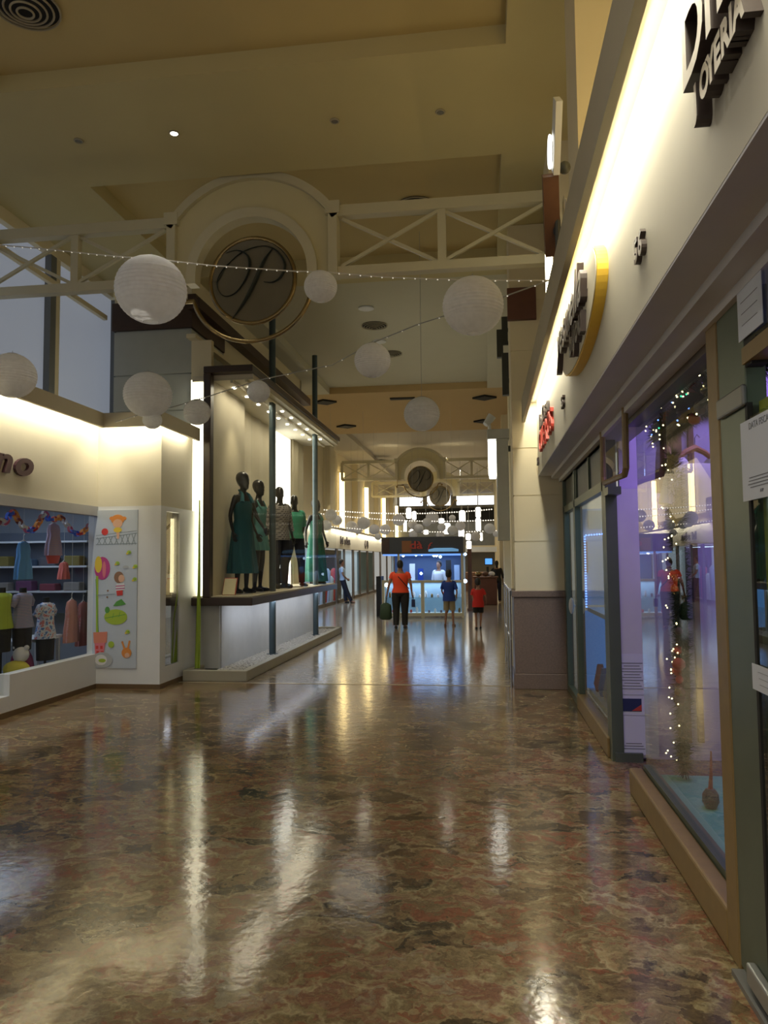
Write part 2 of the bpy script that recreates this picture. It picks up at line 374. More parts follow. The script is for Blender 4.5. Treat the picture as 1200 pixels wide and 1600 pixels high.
# right: pillar, fascia, lip, upper wall
def jointed_pillar(x0, x1, y0, y1, zs, g=.012):
    mb = MB()
    for a, b in zip(zs[:-1], zs[1:]): mb.box(x0, x1, y0, y1, a+g/2, b-g/2)
    mb.box(x0+.012, x1, y0+.012, y1-.012, zs[0], zs[-1]); return mb
struct('wall_right_pillar', jointed_pillar(.37, 1.0, 9.62, 10.3, [1.20, 1.82, 2.40, 3.0, 3.62, 4.25, 4.9, 5.9]), m_cream)
g = MB().box(.345, 1.0, 9.585, 10.3, .19, 1.13); g.box(.32, 1.0, 9.56, 10.32, 1.13, 1.21); g.box(.33, 1.0, 9.57, 10.31, 0, .19)
struct('wall_right_pillar_base', g, m_granite, bevel=.008)
struct('trim_2', MB().box(.34, .70, 9.55, 9.62, 4.64, 5.05), m_brown2)
struct('wall_right_fascia', MB().box(.68, .80, -1.5, 9.6, 2.65, 3.75), M('cream_right_fascia_paint', (.50, .475, .39), .75, var=.03, scale=4, bump=.04))
struct('trim_3', MB().box(.49, .53, -1.5, 9.58, 3.32, 3.60).box(.53, .68, -1.5, 9.58, 3.57, 3.60), m_lip)
struct('wall_right_soffit', MB().box(.681, 1.2, -1.5, 9.6, 2.64, 2.70).box(.84, 1.2, -1.5, 9.6, 2.60, 2.64).box(.93, 1.2, -1.5, 9.6, 2.56, 2.60), m_soffr)
struct('wall_right_upper', MB().box(1.0, 1.15, -1.5, 9.7, 3.5, 5.9), m_cream)
struct('trim_4', MB().box(.66, 1.0, 4.95, 5.5, 3.6, 5.9), m_cream)
struct('trim_5', MB().box(.72, 1.0, 7.7, 8.3, 3.6, 5.9), m_cream)
struct('trim_6', MB().box(.66, 1.0, 2.4, 3.6, 3.6, 5.9), m_cream)
struct('wall_right_far', MB().box(.95, 1.1, 10.3, 50, 0, 5.9), m_cream)
for i, yy in enumerate((16, 22.5, 29, 35.5, 42)): struct('trim_%d' % (20+i), MB().box(.55, .95, yy, yy+.6, 0, 5.9), m_cream)
# left: shop volume, column, window wall
struct('wall_left_fascia', MB().box(-5.2, -5.0, 3.0, 9.25, 2.34, 3.6).box(-5.2, -4.13, 9.25, 9.4, 2.34, 3.45).box(-4.28, -4.13, 9.4, 10.3, 2.34, 3.45), m_fascia)
struct('trim_7', MB().box(-4.79, -4.75, 3.0, 8.95, 3.32, 3.50).box(-5.0, -4.79, 3.0, 9.2, 3.47, 3.50).box(-4.79, -3.98, 8.91, 8.95, 3.32, 3.50).box(-4.79, -4.02, 8.95, 9.3, 3.47, 3.50).box(-4.02, -3.98, 8.95, 10.2, 3.32, 3.50).box(-4.15, -4.02, 9.2, 10.2, 3.47, 3.50), M('cream_lip_paint', (.62, .56, .42), .7, var=.04))
struct('wall_left_shop_sill', MB().box(-5.12, -4.99, 7.52, 9.25, 0.06, .44).box(-5.12, -4.99, 3.0, 7.52, .06, .22).box(-5.118, -4.988, 7.46, 7.53, .058, .443), m_white)
struct('wall_left_shop_corner', MB().box(-5.12, -4.13, 9.25, 9.36, .06, 2.34).box(-4.25, -4.13, 9.36, 9.42, .06, 2.34).box(-4.25, -4.13, 9.42, 9.86, .06, .26).box(-4.25, -4.13, 9.42, 9.86, 2.28, 2.34).box(-4.25, -4.13, 9.86, 10.05, .06, 2.34).box(-4.6, -4.13, 10.05, 10.49, 0, 2.34), m_white)
struct('baseboard_left', MB().box(-5.12, -4.98, 3.0, 9.24, 0, .06).box(-5.12, -4.12, 9.24, 9.36, 0, .06).box(-4.25, -4.12, 9.36, 10.4, 0, .06), M('brown_skirting', (.13, .08, .035), .5))
struct('trim_8', MB().box(-5.10, -4.99, 3.0, 9.25, 2.22, 2.34), M('grey_window_head', (.38, .38, .38), .5))
col = MB()
for a, b in ((3.0, 3.85), (3.87, 4.4), (4.42, 5.08)): col.box(-5.5, -4.28, 10.6, 12.0, a, b)
col.box(-5.48, -4.30, 10.62, 12.0, 0, 5.9)
struct('wall_left_column', col, m_greywall)
struct('trim_9', MB().box(-5.52, -4.26, 10.56, 12.0, 5.10, 5.52), m_brown)
struct('wall_left_column_top', MB().box(-5.5, -4.28, 10.6, 12.0, 5.52, 5.9), m_cream)
struct('wall_left_behind_case', MB().box(-4.4, -4.28, 12.0, 17.4, 0, 5.9), m_cream)
struct('trim_10', MB().box(-4.28, -4.1, 10.45, 17.6, 5.34, 5.50).box(-4.28, -4.16, 10.45, 17.6, 5.50, 5.56), m_brown)
struct('trim_11', MB().box(-4.3, -4.16, 10.45, 17.5, 4.9, 4.96), m_cream)
struct('wall_left_return', MB().box(-5.7, -4.28, 17.3, 17.4, 0, 5.9), m_cream)
struct('wall_left_far', MB().box(-5.9, -5.75, 17.4, 50, 2.8, 5.9), m_cream)
for i, yy in enumerate((27.0, 33.0, 39.5, 46)): struct('trim_%d' % (30+i), MB().box(-5.75, -5.5, yy-.35, yy+.35, 2.8, 5.9), m_cream)
struct('wall_left_glazing_head', MB().box(-6.0, -5.68, 3.0, 10.9, 5.74, 5.9), m_cream)
w1 = MB().box(-5.80, -5.77, 3.0, 9.22, 3.45, 5.74); w1.box(-5.80, -5.77, 9.42, 11.0, 3.45, 5.74)
wf = MB()
wf.box(-5.78, -5.68, 9.20, 9.33, 3.45, 5.74); wf.cur = 1; wf.box(-5.78, -5.69, 9.33, 9.44, 3.45, 5.74); wf.cur = 0
wf.box(-5.80, -5.70, 11.0, 11.14, 3.45, 5.74); wf.box(-5.80, -5.70, 5.9, 6.0, 3.45, 5.74); wf.cur = 1
wf.box(-5.80, -5.2, 3.0, 11.1, 3.40, 3.50)
w1o = struct('window_1', w1, m_frost)
struct('window_frame', wf, [M('dark_grey_mullion', (.16, .17, .17), .5), m_cream], parent=w1o)
struct('trim_12', MB().bar((-5.62, 3.0, 5.42), (-5.62, 10.55, 5.30), .06, .07), m_cream)
for i, yy in enumerate((6.2, 7.5)):
    struct('trim_%d' % (13+i), MB().bar((-5.7, yy, 5.45), (-5.7, yy+.5, 5.05), .04, .05).bar((-5.7, yy+.7, 5.6), (-5.7, yy+.25, 5.2), .04, .05).box(-5.76, -5.66, yy+.2, yy+.4, 5.25, 5.45), m_alumd)
# end wall
e = MB()
e.box(-6.2, 1.0, 50, 50.3, 0, 2.3); e.box(-6.2, 1.0, 50, 50.3, 4.0, 5.22); e.box(-6.2, 1.0, 50, 50.3, 5.87, 5.95)
for a, b in ((-6.2, -5.6), (-4.05, -3.75), (-2.2, -1.8), (-.45, -.38), (.85, 1.0)): e.box(a, b, 50, 50.3, 5.2, 5.95)
struct('wall_end', e, M('grey_end_wall', (.30, .27, .22), .8))
struct('window_2', MB().box(-1.8, .85, 50.1, 50.15, 5.2, 5.9), m_day)
struct('window_3', MB().box(-5.6, -2.2, 50.1, 50.15, 5.2, 5.9), m_day)
struct('wall_end_gallery', MB().box(-6.0, 1.0, 49.0, 49.2, 4.15, 4.95), m_blackm)
struct('wall_end_gallery_rail', MB().box(-6.0, 1.0, 48.6, 48.8, 2.3, 4.0), M('grey_panelled_wall', (.24, .25, .24), .6, var=.2))
struct('wall_end_lower_band', MB().box(-6.0, 1.0, 47.9, 48.1, 2.1, 2.5), m_cream)

# ================================================================== RIGHT SHOPFRONT
# far window bay
XF = .97
fb = MB()
for a, b in ((6.36, 6.46), (8.36, 8.44), (9.50, 9.60)): fb.box(XF, XF+.08, a, b, .0, 2.60)
fb.box(XF, XF+.08, 6.4, 9.6, 2.16, 2.24); fb.box(XF, XF+.08, 6.4, 9.6, 2.56, 2.62)
for y in (7.3, 8.3): fb.box(XF+.01, XF+.07, y, y+.05, 2.24, 2.56)
wo = struct('window_4', MB().box(XF+.03, XF+.04, 6.46, 8.36, .2, 2.16), m_glassr)
struct('window_frame', fb, m_alum, parent=wo)
struct('transom_pane', MB().box(XF+.03, XF+.045, 6.46, 9.5, 2.24, 2.56), m_alumd, parent=wo)
struct('trim_15', MB().box(XF-.02, XF+.10, 6.38, 8.42, 0, .16), m_wood, bevel=.01)
do = struct('door_1', MB().box(XF+.03, XF+.045, 8.48, 9.48, .03, 2.14), m_glassr)
struct('door_frame', MB().box(XF, XF+.07, 8.44, 8.50, 0, 2.16).box(XF, XF+.07, 9.44, 9.50, 0, 2.16).box(XF, XF+.07, 8.5, 9.44, 0, .08), m_alum, parent=do)
struct('door_handle', MB().ell((XF-.03, 8.62, 1.08), (.03, .03, .09)).tube([(XF-.03, 8.62, 1.08), (XF+.03, 8.62, 1.08)], .012), m_white, parent=do, smooth=True)
# middle door, white, with transom box
d2 = struct('door_2', MB().box(1.00, 1.33, 6.28, 6.32, .03, 2.16), M('pale_door_panel', (.62, .63, .66), .5))
struct('door_post', MB().box(XF, XF+.09, 6.26, 6.37, 0, 2.60), m_alum, parent=d2)
struct('door_bracket', MB().box(XF+.02, 1.20, 6.24, 6.34, .0, .07).box(XF-.01, 1.06, 6.05, 6.28, 2.10, 2.16), m_alum, parent=d2)
tr = struct('window_5', MB().box(XF-.03, XF-.02, 5.2, 6.05, 2.20, 2.54), m_glassr)
struct('window_frame', MB().tube([(XF-.03, 6.12, 2.6), (XF-.03, 6.12, 2.24), (XF-.03, 6.08, 2.19), (XF-.03, 5.22, 2.16), (XF-.03, 5.16, 2.20), (XF-.03, 5.14, 2.6)], .022, 8), m_wood, parent=tr)
# main window
wm = struct('window_6', MB().box(XF+.09, XF+.10, 3.33, 5.42, .20, 2.56), m_glassr)
fm = MB(); fm.box(XF-.03, XF+.10, .5, 6.12, 2.58, 2.64); fm.box(XF-.02, XF+.12, 3.19, 3.33, .0, 2.60)
struct('window_frame', fm, m_wood, parent=wm, bevel=.006)
struct('window_head', MB().box(XF+.03, XF+.12, 3.33, 5.45, 2.52, 2.58), m_brown, parent=wm)
struct('trim_16', MB().box(XF-.02, XF+.07, 3.332, 5.45, 0, .17), m_wood, bevel=.012)
struct('trim_17', MB().box(XF+.07, XF+.13, 3.332, 5.42, 0.05, .20), m_alum)
# near door
nd = struct('door_3', MB().box(XF-.03, XF-.02, .6, 2.80, .14, 2.10), m_glassr)
struct('door_post', MB().box(XF-.015, XF+.06, 2.88, 3.19, .02, 2.58), m_alum, parent=nd, bevel=.006)
struct('door_edge', MB().box(XF-.02, XF+.0, 2.855, 2.879, .1, 2.16), m_blackm, parent=nd)
struct('door_inner_post', MB().box(XF+.02, XF+.08, 2.72, 2.85, .05, 2.16), M('lime_green_panel', (.26, .31, .04), .5), parent=nd)
struct('door_closer', MB().box(XF-.035, XF-.016, 2.86, 3.17, 2.15, 2.23), M('brushed_steel_patch', (.20, .20, .19), .4, metal=.6), parent=nd, bevel=.008)
struct('door_foot_patch', MB().box(XF-.05, XF-.016, 2.72, 3.02, .045, .12), M('brushed_steel_patch_low', (.36, .37, .36), .35, metal=.6), parent=nd, bevel=.008)
struct('trim_18', MB().box(XF-.06, XF+.1, .5, 3.16, 0.0, .022), M('worn_steel_threshold', (.22, .22, .21), .4, metal=.4))
t3 = struct('window_7', MB().box(XF-.03, XF-.02, .5, 2.76, 2.36, 2.58), m_glassr)
struct('window_frame', MB().box(XF-.04, XF+.03, .5, 2.83, 2.29, 2.35), m_wood, parent=t3)
struct('window_jamb', MB().box(XF-.03, XF+.03, 2.76, 2.829, 2.28, 2.58), m_blackm, parent=t3)
# shop interior (right), one lit room behind the windows
m_lilac = M('lilac_white_wall', (.55, .50, .66), .8)
struct('wall_shop_back', MB().box(3.0, 3.1, -.5, 6.4, 0, 3.3), m_lilac)
struct('wall_shop_far', MB().box(1.1, 3.0, 6.36, 6.42, 0, 3.3), m_lilac)
struct('wall_shop_two_back', MB().box(2.4, 2.5, 6.42, 9.6, 0, 3.3), m_whitewall)
struct('wall_shop_near', MB().box(1.1, 3.0, -.5, -.4, 0, 3.3), m_lilac)
struct('ceiling_right_shop', MB().box(.81, 3.1, -.5, 9.6, 3.3, 3.4), m_lilac)
struct('trim_19', MB().box(1.12, 1.75, 3.4, 5.4, .02, .14), M('pale_green_window_deck', (.16, .55, .36), .5))
area('shop_light', (2.0, 5.2, 3.25), 1.2, 1.4, 34, (.48, .32, 1.0))
area('shop_light', (1.5, 3.9, 3.25), .5, 1.4, 4, (.85, .8, 1.0))
area('shop_light', (1.9, 1.6, 2.5), .8, 1.2, 5, (.75, 1.0, .75))
area('shop_light', (1.7, 7.9, 2.5), .6, 2.0, 18, (.35, .55, 1.0))

# ================================================================== TRUSSES
def truss(y, xl, xr, label, cx, detail=True, sfx=None):
    zt, zb = 5.45, 4.77
    r = thing('overhead_truss', label, 'truss', (cx, y, zb), 0)
    a, b = cx-.98, cx+.98
    for x0, x1 in ((xl, a), (b, xr)):
        MB().box(x0, x1, y-.06, y+.06, zt-.06, zt+.06).build('top_chord', m_truss, r)
        MB().box(x0, x1, y-.06, y+.06, zb-.05, zb+.05).build('bottom_chord', m_truss, r)
        n = 2 if x1-x0 < 2.6 else 3
        bays = [x0+(x1-x0)*i/n for i in range(n+1)]
        for p in (bays[1:-1] + ([x1] if x0 == b else [x0])): MB().box(p-.045, p+.045, y-.045, y+.045, zb, zt).build('post', m_truss, r)
        for p, q in zip(bays[:-1], bays[1:]):
            MB().bar((p+.04, y+.015, zt-.07), (q-.04, y+.015, zb+.06), .035, .035).build('brace', m_truss, r)
            MB().bar((p+.04, y-.02, zb+.06), (q-.04, y-.02, zt-.07), .035, .035).build('brace', m_truss, r)
    # arched panel round the medallion
    cz = zb+.0; Ro = 1.10; Ri = .66
    seg = 48; pan = MB(); k = 0
    R_arch = 1.10; zc = 4.80
    # outline: jambs to zt then arc
    outer = []; a0 = math.asin((zt-.06-zc)/R_arch)
    th0 = a0; th1 = PI-a0
    for i in range(seg+1):
        t = th0+(th1-th0)*i/seg; outer.append((cx+R_arch*math.cos(t), zc+R_arch*math.sin(t)))
    inner = []
    for i in range(seg+1):
        t = PI*i/seg; inner.append((cx+Ri*math.cos(t), zc+Ri*math.sin(t)))
    xo = R_arch*math.cos(a0)
    outer2 = [(cx+xo, zb-.05)]+outer+[(cx-xo, zb-.05)]; inner2 = [(cx+Ri, zb-.05)]+inner+[(cx-Ri, zb-.05)]
    for yy in (y-.03, y+.03):
        for p in outer2: pan.v.append(Vector((p[0], yy, p[1])))
        for p in inner2: pan.v.append(Vector((p[0], yy, p[1])))
    n = len(outer2)
    for s_ in (0, 2*n):
        for i in range(n-1): pan.face((s_+i, s_+i+1, s_+n+i+1, s_+n+i))
    for i in range(n-1):
        pan.face((i, i+1, 2*n+i+1, 2*n+i)); pan.face((n+i, n+i+1, 3*n+i+1, 3*n+i))
    pan.build('arch_panel', M('arch_panel_cream', (.62, .56, .34), .6, var=.04), r)
    MB().annulus((cx, zc), R_arch-.02, R_arch+.07, a0-.02, PI-a0+.02, y-.09, y+.09).build('arch_molding', m_truss, r)
    MB().annulus((cx, zc), Ri-.02, Ri+.09, 0, PI, y-.08, y+.08).box(cx+Ri-.02, cx+Ri+.09, y-.08, y+.08, zb-.05, zc).box(cx-Ri-.09, cx-Ri+.02, y-.08, y+.08, zb-.05, zc).build('inner_molding', m_truss, r)
    for s_ in (-1, 1):
        MB().box(cx+s_*xo-.05, cx+s_*xo+.05, y-.09, y+.09, zb-.05, zt+.10).box(cx+s_*(xo)-.08, cx+s_*(xo)+.08, y-.10, y+.10, zt-.04, zt+.10).build('pilaster', m_truss, r)
    R = .485; zd = 4.74
    disc = MB(); k0 = len(disc.v)
    M4 = Matrix(((1, 0, 0, cx), (0, 0, 1, y-.012), (0, 1, 0, zd), (0, 0, 0, 1)))
    disc.prism([(R*math.cos(2*PI*i/48), R*math.sin(2*PI*i/48)) for i in range(48)], M4, .024)
    d = disc.build('medallion_glass', m_medal, r)
    MB().tube([(cx+R*math.cos(2*PI*i/48), y, zd+R*math.sin(2*PI*i/48)) for i in range(48)], .026, 10, closed=True).build('medallion_rim', m_brass, r, smooth=True)
    def cat(pts, sub=7):
        out = []; P = [pts[0]]+pts+[pts[-1]]
        for i in range(1, len(P)-2):
            for s_ in range(sub):
                t = s_/sub; q = []
                for c in range(3): q.append(.5*((2*P[i][c])+(-P[i-1][c]+P[i+1][c])*t+(2*P[i-1][c]-5*P[i][c]+4*P[i+1][c]-P[i+2][c])*t*t+(-P[i-1][c]+3*P[i][c]-3*P[i+1][c]+P[i+2][c])*t**3))
                out.append(q)
        out.append(list(P[-2])); return out
    # script P traced in units of the disc radius: (u, v, half width)
    S1 = [(-.93, .02, .008), (-.80, .03, .012), (-.62, .34, .016), (-.30, .63, .02), (.05, .76, .018), (.35, .77, .02), (.62, .62, .05), (.78, .32, .06), (.70, .05, .045), (.50, -.08, .025), (.28, -.06, .012)]
    S2 = [(.48, .70, .012), (.30, .45, .055), (.12, .05, .08), (-.05, -.30, .075), (-.25, -.62, .045), (-.48, -.90, .008)]
    S3 = [(-.62, .67, .008), (-.35, .72, .018), (-.12, .60, .05), (-.05, .38, .06), (-.12, .08, .045), (-.35, -.25, .025), (-.62, -.35, .018), (-.80, -.20, .018), (-.82, .05, .018), (-.68, .30, .016), (-.40, .55, .016)]
    lt = MB()
    for S in (S1, S2, S3):
        c = cat(S); lt.tube([(cx+u*R, y-.026, zd+v*R) for u, v, h in c], [max(h*R*1.35, .006) for u, v, h in c], 8, flat=.35)
    lt.build('letter_p', M('dark_green_enamel', (.025, .035, .032), .4), d, smooth=True)
    # brass arc below with knobs
    aa = [(cx+.02+.68*math.cos(t), y-.10, zd-.10+.62*math.sin(t)) for t in [PI+.22+(PI-.40)*i/30 for i in range(31)]]
    aa = [(aa[0][0]-.25, aa[0][1], aa[0][2]+.0)]+aa+[(aa[-1][0]+.10, aa[-1][1], aa[-1][2]+.03)]
    MB().tube(aa, .024, 10).ell(Vector(aa[0])+Vector((-.02, 0, -.06)), .045).ell(Vector(aa[-1])+Vector((.03, 0, -.07)), .045).tube([Vector(aa[0])+Vector((0, 0, -.02)), Vector(aa[0])+Vector((0, 0, .22))], .012).build('brass_arc', m_brass, r, smooth=True)
    return r
truss(8.0, -5.76, .74, 'cream overhead truss nearest the camera, smoked glass medallion with script P', -2.52)
truss(29.0, -5.5, .55, 'cream truss with dark glass medallion, second one down the corridor', -2.42)
truss(37.0, -5.5, .55, 'small distant cream truss and medallion behind the second one', -2.15)

# ================================================================== LANTERNS
def make_lantern():
    r = thing('paper_lantern', '', 'lantern')
    N_ = 23; prof = []
    for i in range(N_*2+1):
        t = -PI/2+.22+(PI-.44)*i/(N_*2); rr = math.cos(t)*(1.0 if i % 2 else .975); prof.append((0, 0, math.sin(t)*.95, rr, rr))
    k = MB().rings(prof, 40, cap=False); k.build('shade', m_lantern, r, smooth=True)
    c = MB().tube([(.22*math.cos(2*PI*i/20), .22*math.sin(2*PI*i/20), .93) for i in range(20)], .02, 6, closed=True)
    c.bar((-.22, 0, .93), (.22, 0, .93), .02, .02); c.tube([(0, 0, .93), (0, 0, 1.08)], .012, 6)
    c.build('wire_hoop', m_wire, r); return r
lan0 = make_lantern(); used = [False]
def lantern(px, py, y, rad, label, group=None):
    p = atY(px, py, y); R = rad*(p-Vector((0, 0, CAMZ))).length*math.cos(math.atan2(abs(px-600), FPX))/FPX*1.0
    o = lan0 if not used[0] else dup(lan0); used[0] = True
    if 'group' in o: del o['group']
    o.location = p; o.scale = (R, R, R); o['label'] = label; o['category'] = 'lantern'; o.rotation_euler = (0, 0, random.random()*6)
    if group: o['group'] = group
    return p, R
L1 = lantern(236, 453, 6.7, 53, 'largest white paper lantern, hanging left of the medallion')
L2 = lantern(739, 478, 6.4, 46, 'large white paper lantern hanging near the right fascia')
L8 = lantern(501, 448, 6.55, 25, 'small white paper lantern touching the right edge of the medallion arch')
L3 = lantern(19, 587, 6.4, 36, 'white paper lantern at the far left above the shop lip')
L4 = lantern(231, 617, 8.4, 37, 'white paper lantern in front of the grey column above the left shop lip')
L5 = lantern(238, 656, 8.45, 15, 'tiny white paper lantern just below the one before the grey column')
L6 = lantern(308, 644, 8.6, 21, 'small ribbed white paper lantern left of the display case frame')
L7 = lantern(404, 612, 8.2, 18, 'small plain white lantern in front of the display case top')
L9 = lantern(582, 563, 7.5, 28, 'white paper lantern hanging below the round ceiling vents')
L10 = lantern(659, 647, 10.0, 28, 'white paper lantern alone before the ochre ceiling band')
FARL = [(130,440,35),(105,497,32),(245,505,35),(312,485,38),(370,520,32),(430,520,32),(390,560,20),(505,467,37),(580,490,28),(615,515,28),(690,455,38),(742,508,25),(800,457,20),(845,500,30),(800,525,30),(585,548,25),(735,552,25),(1006,515,32),(1042,543,20),(930,558,28),(165,470,30),(280,520,26),(660,480,26)]
fy = 22.0
ORD = ['first', 'second', 'third', 'fourth', 'fifth', 'sixth', 'seventh', 'eighth', 'ninth', 'tenth', 'eleventh', 'twelfth', 'thirteenth']
rowof = lambda v: 0 if v < 480 else (1 if v < 517 else 2)
for i, (u, v, rr) in enumerate(FARL):
    px, py = 480+u*.2833, 680+v*.2833
    yy = 20.5+(i*37 % 11)*.8
    rk = sorted(q[0] for q in FARL if rowof(q[1]) == rowof(v)).index(u)
    lab = 'distant white paper lantern, %s from the left in the %s row of the far cluster' % (ORD[rk], ['upper', 'middle', 'lower'][rowof(v)])
    p, R = lantern(px, py, yy, rr*.2833*.95, lab, 'distant paper lanterns over the corridor')
    lo = [o for o in COL.objects if o.get('label') == lab][0]
    MB().tube([(0, 0, 1.0), (0, 0, (ZR-p.z)/R)], .012, 5).build('thread', m_wire, lo, local=True)
# strings with tiny bulbs
b0 = MB().ell((0, 0, 0), .010, 6, 4).build('bulb', m_bulbw); b0_used = [False]
def light_string(pts, label, nb=40, r=.006, mat=m_wirew, bulb=None, bs=1.0):
    root = thing('light_string', label, 'string lights', pts[0])
    MB().tube(pts, r, 6).build('cable', mat, root, smooth=True)
    L_ = [0]
    for a, b in zip(pts[:-1], pts[1:]): L_.append(L_[-1]+(Vector(b)-Vector(a)).length)
    for i in range(nb):
        t = (i+.5)/nb*L_[-1]
        for j in range(len(pts)-1):
            if t <= L_[j+1]:
                f = (t-L_[j])/(L_[j+1]-L_[j]); p = Vector(pts[j]).lerp(Vector(pts[j+1]), f); break
        me = (bulb or b0).data; o = bpy.data.objects.new('bulb', me); COL.objects.link(o); o.parent = root; o.location = p-Vector(pts[0])+Vector((0, 0, -.012)); o.scale = (bs,)*3
    return root
def sag(a, b, s=.1, n=10):
    a = Vector(a); b = Vector(b); return [tuple(a.lerp(b, i/n)-Vector((0, 0, s*4*(i/n)*(1-i/n)))) for i in range(n+1)]
bulb_dim = MB().ell((0, 0, 0), .007, 6, 4).build('bulb', emit('dim_bulb', (1, .93, .8), .6))
A = (.56, 6.35, 3.98)
P = lambda x, y, Y_: tuple(atY(x, y, Y_))
light_string([P(-60, 378, 7.0), P(60, 388, 6.9), P(185, 401, 6.75), P(236, 404, 6.7), P(330, 415, 6.65), P(465, 424, 6.58), P(501, 424, 6.55), P(600, 433, 6.5), P(740, 438, 6.42), P(858, 438, 6.35)],
             'long light string crossing in front of the medallion with three lanterns', 60, bulb=bulb_dim)
light_string([P(858, 438, 6.35), P(786, 464, 6.45), P(650, 508, 7.0), P(582, 536, 7.5), P(520, 570, 7.9), P(404, 594, 8.2), P(330, 618, 8.5), P(270, 636, 8.5), P(236, 642, 8.45), P(180, 660, 8.75)],
             'thin cable sagging diagonally from the right lip to the left shop lip', 24, mat=m_wire, bulb=bulb_dim)
FS = [(21.5, (505, 797), (770, 796), 'upper row of distant string lights over the kiosk'), (23.0, (500, 803), (773, 813), 'middle row of distant string lights over the kiosk'), (25.0, (505, 822), (790, 829), 'lowest row of distant string lights over the kiosk')]
bulb_far = MB().ell((0, 0, 0), .020, 6, 4).build('bulb', emit('far_bulb', (1, .92, .78), 1.6))
for yy, a, b, lab in FS: light_string(sag(P(*a, yy), P(*b, yy), .12), lab, 70, .008, m_wirew, bulb_far)
bulb_dim.location = (0, 0, -.06); b0.location = (0, .1, -.06); bulb_far.location = (0, .2, -.06)
for o in (bulb_dim, b0, bulb_far): bpy.data.objects.remove(o)
# hanging thread for the lone lantern
p, R_ = L10
tag(MB().tube([p+Vector((0, 0, R_)), (p.x, p.y, 5.9+.17)], .003, 5).build('lantern_thread', m_wire), 'thin thread holding the lone lantern before the ochre ceiling band', 'thread')

# ================================================================== CEILING FITTINGS
def vent(px, py, R, label, z=ZR, lin=False, dia=False):
    d = ray(px, py); t = (z-CAMZ)/d.z; c = Vector((t*d.x, t*d.y, z))
    r = thing('ceiling_vent', label, 'vent', c)
    if lin:
        MB().box(c.x-R, c.x+R, c.y-.09, c.y+.09, z-.03, z).build('slot', m_blackm, r); return
    if dia:
        M4 = Matrix.Translation(c-Vector((0, 0, .05)))
        MB().prism([(R, 0), (0, R*.9), (-R, 0), (0, -R*.9)], M4, .05).build('diffuser', m_blackm, r); return
    MB().rings([(c.x, c.y, z-.005, R*.98, R*.98), (c.x, c.y, z, R*.98, R*.98)], 32).build('duct_opening', m_blackm, r)
    for k in range(5):
        q = R*(1-.19*k); mb = MB()
        mb.tube([(c.x+q*math.cos(2*PI*i/32), c.y+q*math.sin(2*PI*i/32), z-.02-.012*k) for i in range(32)], R*.035, 6, closed=True)
        mb.build('ring', M('vent_cream', (.45, .38, .25), .5) if k == 0 and False else m_lip, r, smooth=True)
vent(40, 8, .26, 'round louvred ceiling vent at the top left corner')
vent(650, 320, .24, 'round louvred ceiling vent seen through the right truss')
vent(585, 508, .24, 'round louvred ceiling vent in the pale ceiling, larger of the two')
vent(612, 552, .22, 'round louvred ceiling vent behind the lantern below the vents')
vent(541, 665, .32, 'dark diamond ceiling vent left in the ochre band', ZS, dia=True)
vent(757, 620, .32, 'dark diamond ceiling vent right in the ochre band', ZS, dia=True)
vent(508, 627, .32, 'dark diamond ceiling vent beside the display case post', ZS, dia=True)
vent(755, 657, .3, 'dark diamond ceiling vent beside the white spotlight', ZS, dia=True)
vent(629, 622, .33, 'black slot vent in the ochre ceiling band', ZS, lin=True)
vent(597, 719, .35, 'dark diamond ceiling vent above the second truss', ZS, dia=True)
def downlight(px, py, R, label, lit=False, z=ZS):
    d = ray(px, py); t = (z-CAMZ)/d.z; c = Vector((t*d.x, t*d.y, z)); r = thing('ceiling_downlight', label, 'downlight', c)
    MB().tube([(c.x+R*math.cos(2*PI*i/20), c.y+R*math.sin(2*PI*i/20), z-.008) for i in range(20)], R*.22, 6, closed=True).build('trim_ring', m_lip, r, smooth=True)
    MB().rings([(c.x, c.y, z-.012, R*.85, R*.85), (c.x, c.y, z-.002, R*.85, R*.85)], 20).build('lamp', emit('lit_downlight', (1, .97, .9), 30) if lit else M('unlit_reflector', (.25, .25, .24), .25, metal=.6), r)
    if lit: spot('downlight_lamp', c-Vector((0, 0, .03)), 60, (1, .93, .8), (0, 0, 0), 1.1, .6)
downlight(272, 207, .042, 'lit ceiling downlight in the near beam', True)
downlight(123, 219, .04, 'unlit downlight left of the lit one in the near beam')
downlight(523, 188, .04, 'unlit downlight in the middle of the near beam')
downlight(688, 174, .04, 'unlit downlight at the right of the near beam')
for (px, py, lab) in ((572, 481, 'round pale speaker disc before the first vent in the pale ceiling'), (593, 533, 'round pale speaker disc between the two vents')):
    d = ray(px, py); t = (ZR-CAMZ)/d.z; c = Vector((t*d.x, t*d.y, ZR))
    tag(MB().rings([(c.x, c.y, ZR-.03, .10, .10), (c.x, c.y, ZR-.02, .14, .14), (c.x, c.y, ZR, .14, .14)], 24).build('ceiling_speaker', m_white), lab, 'speaker')
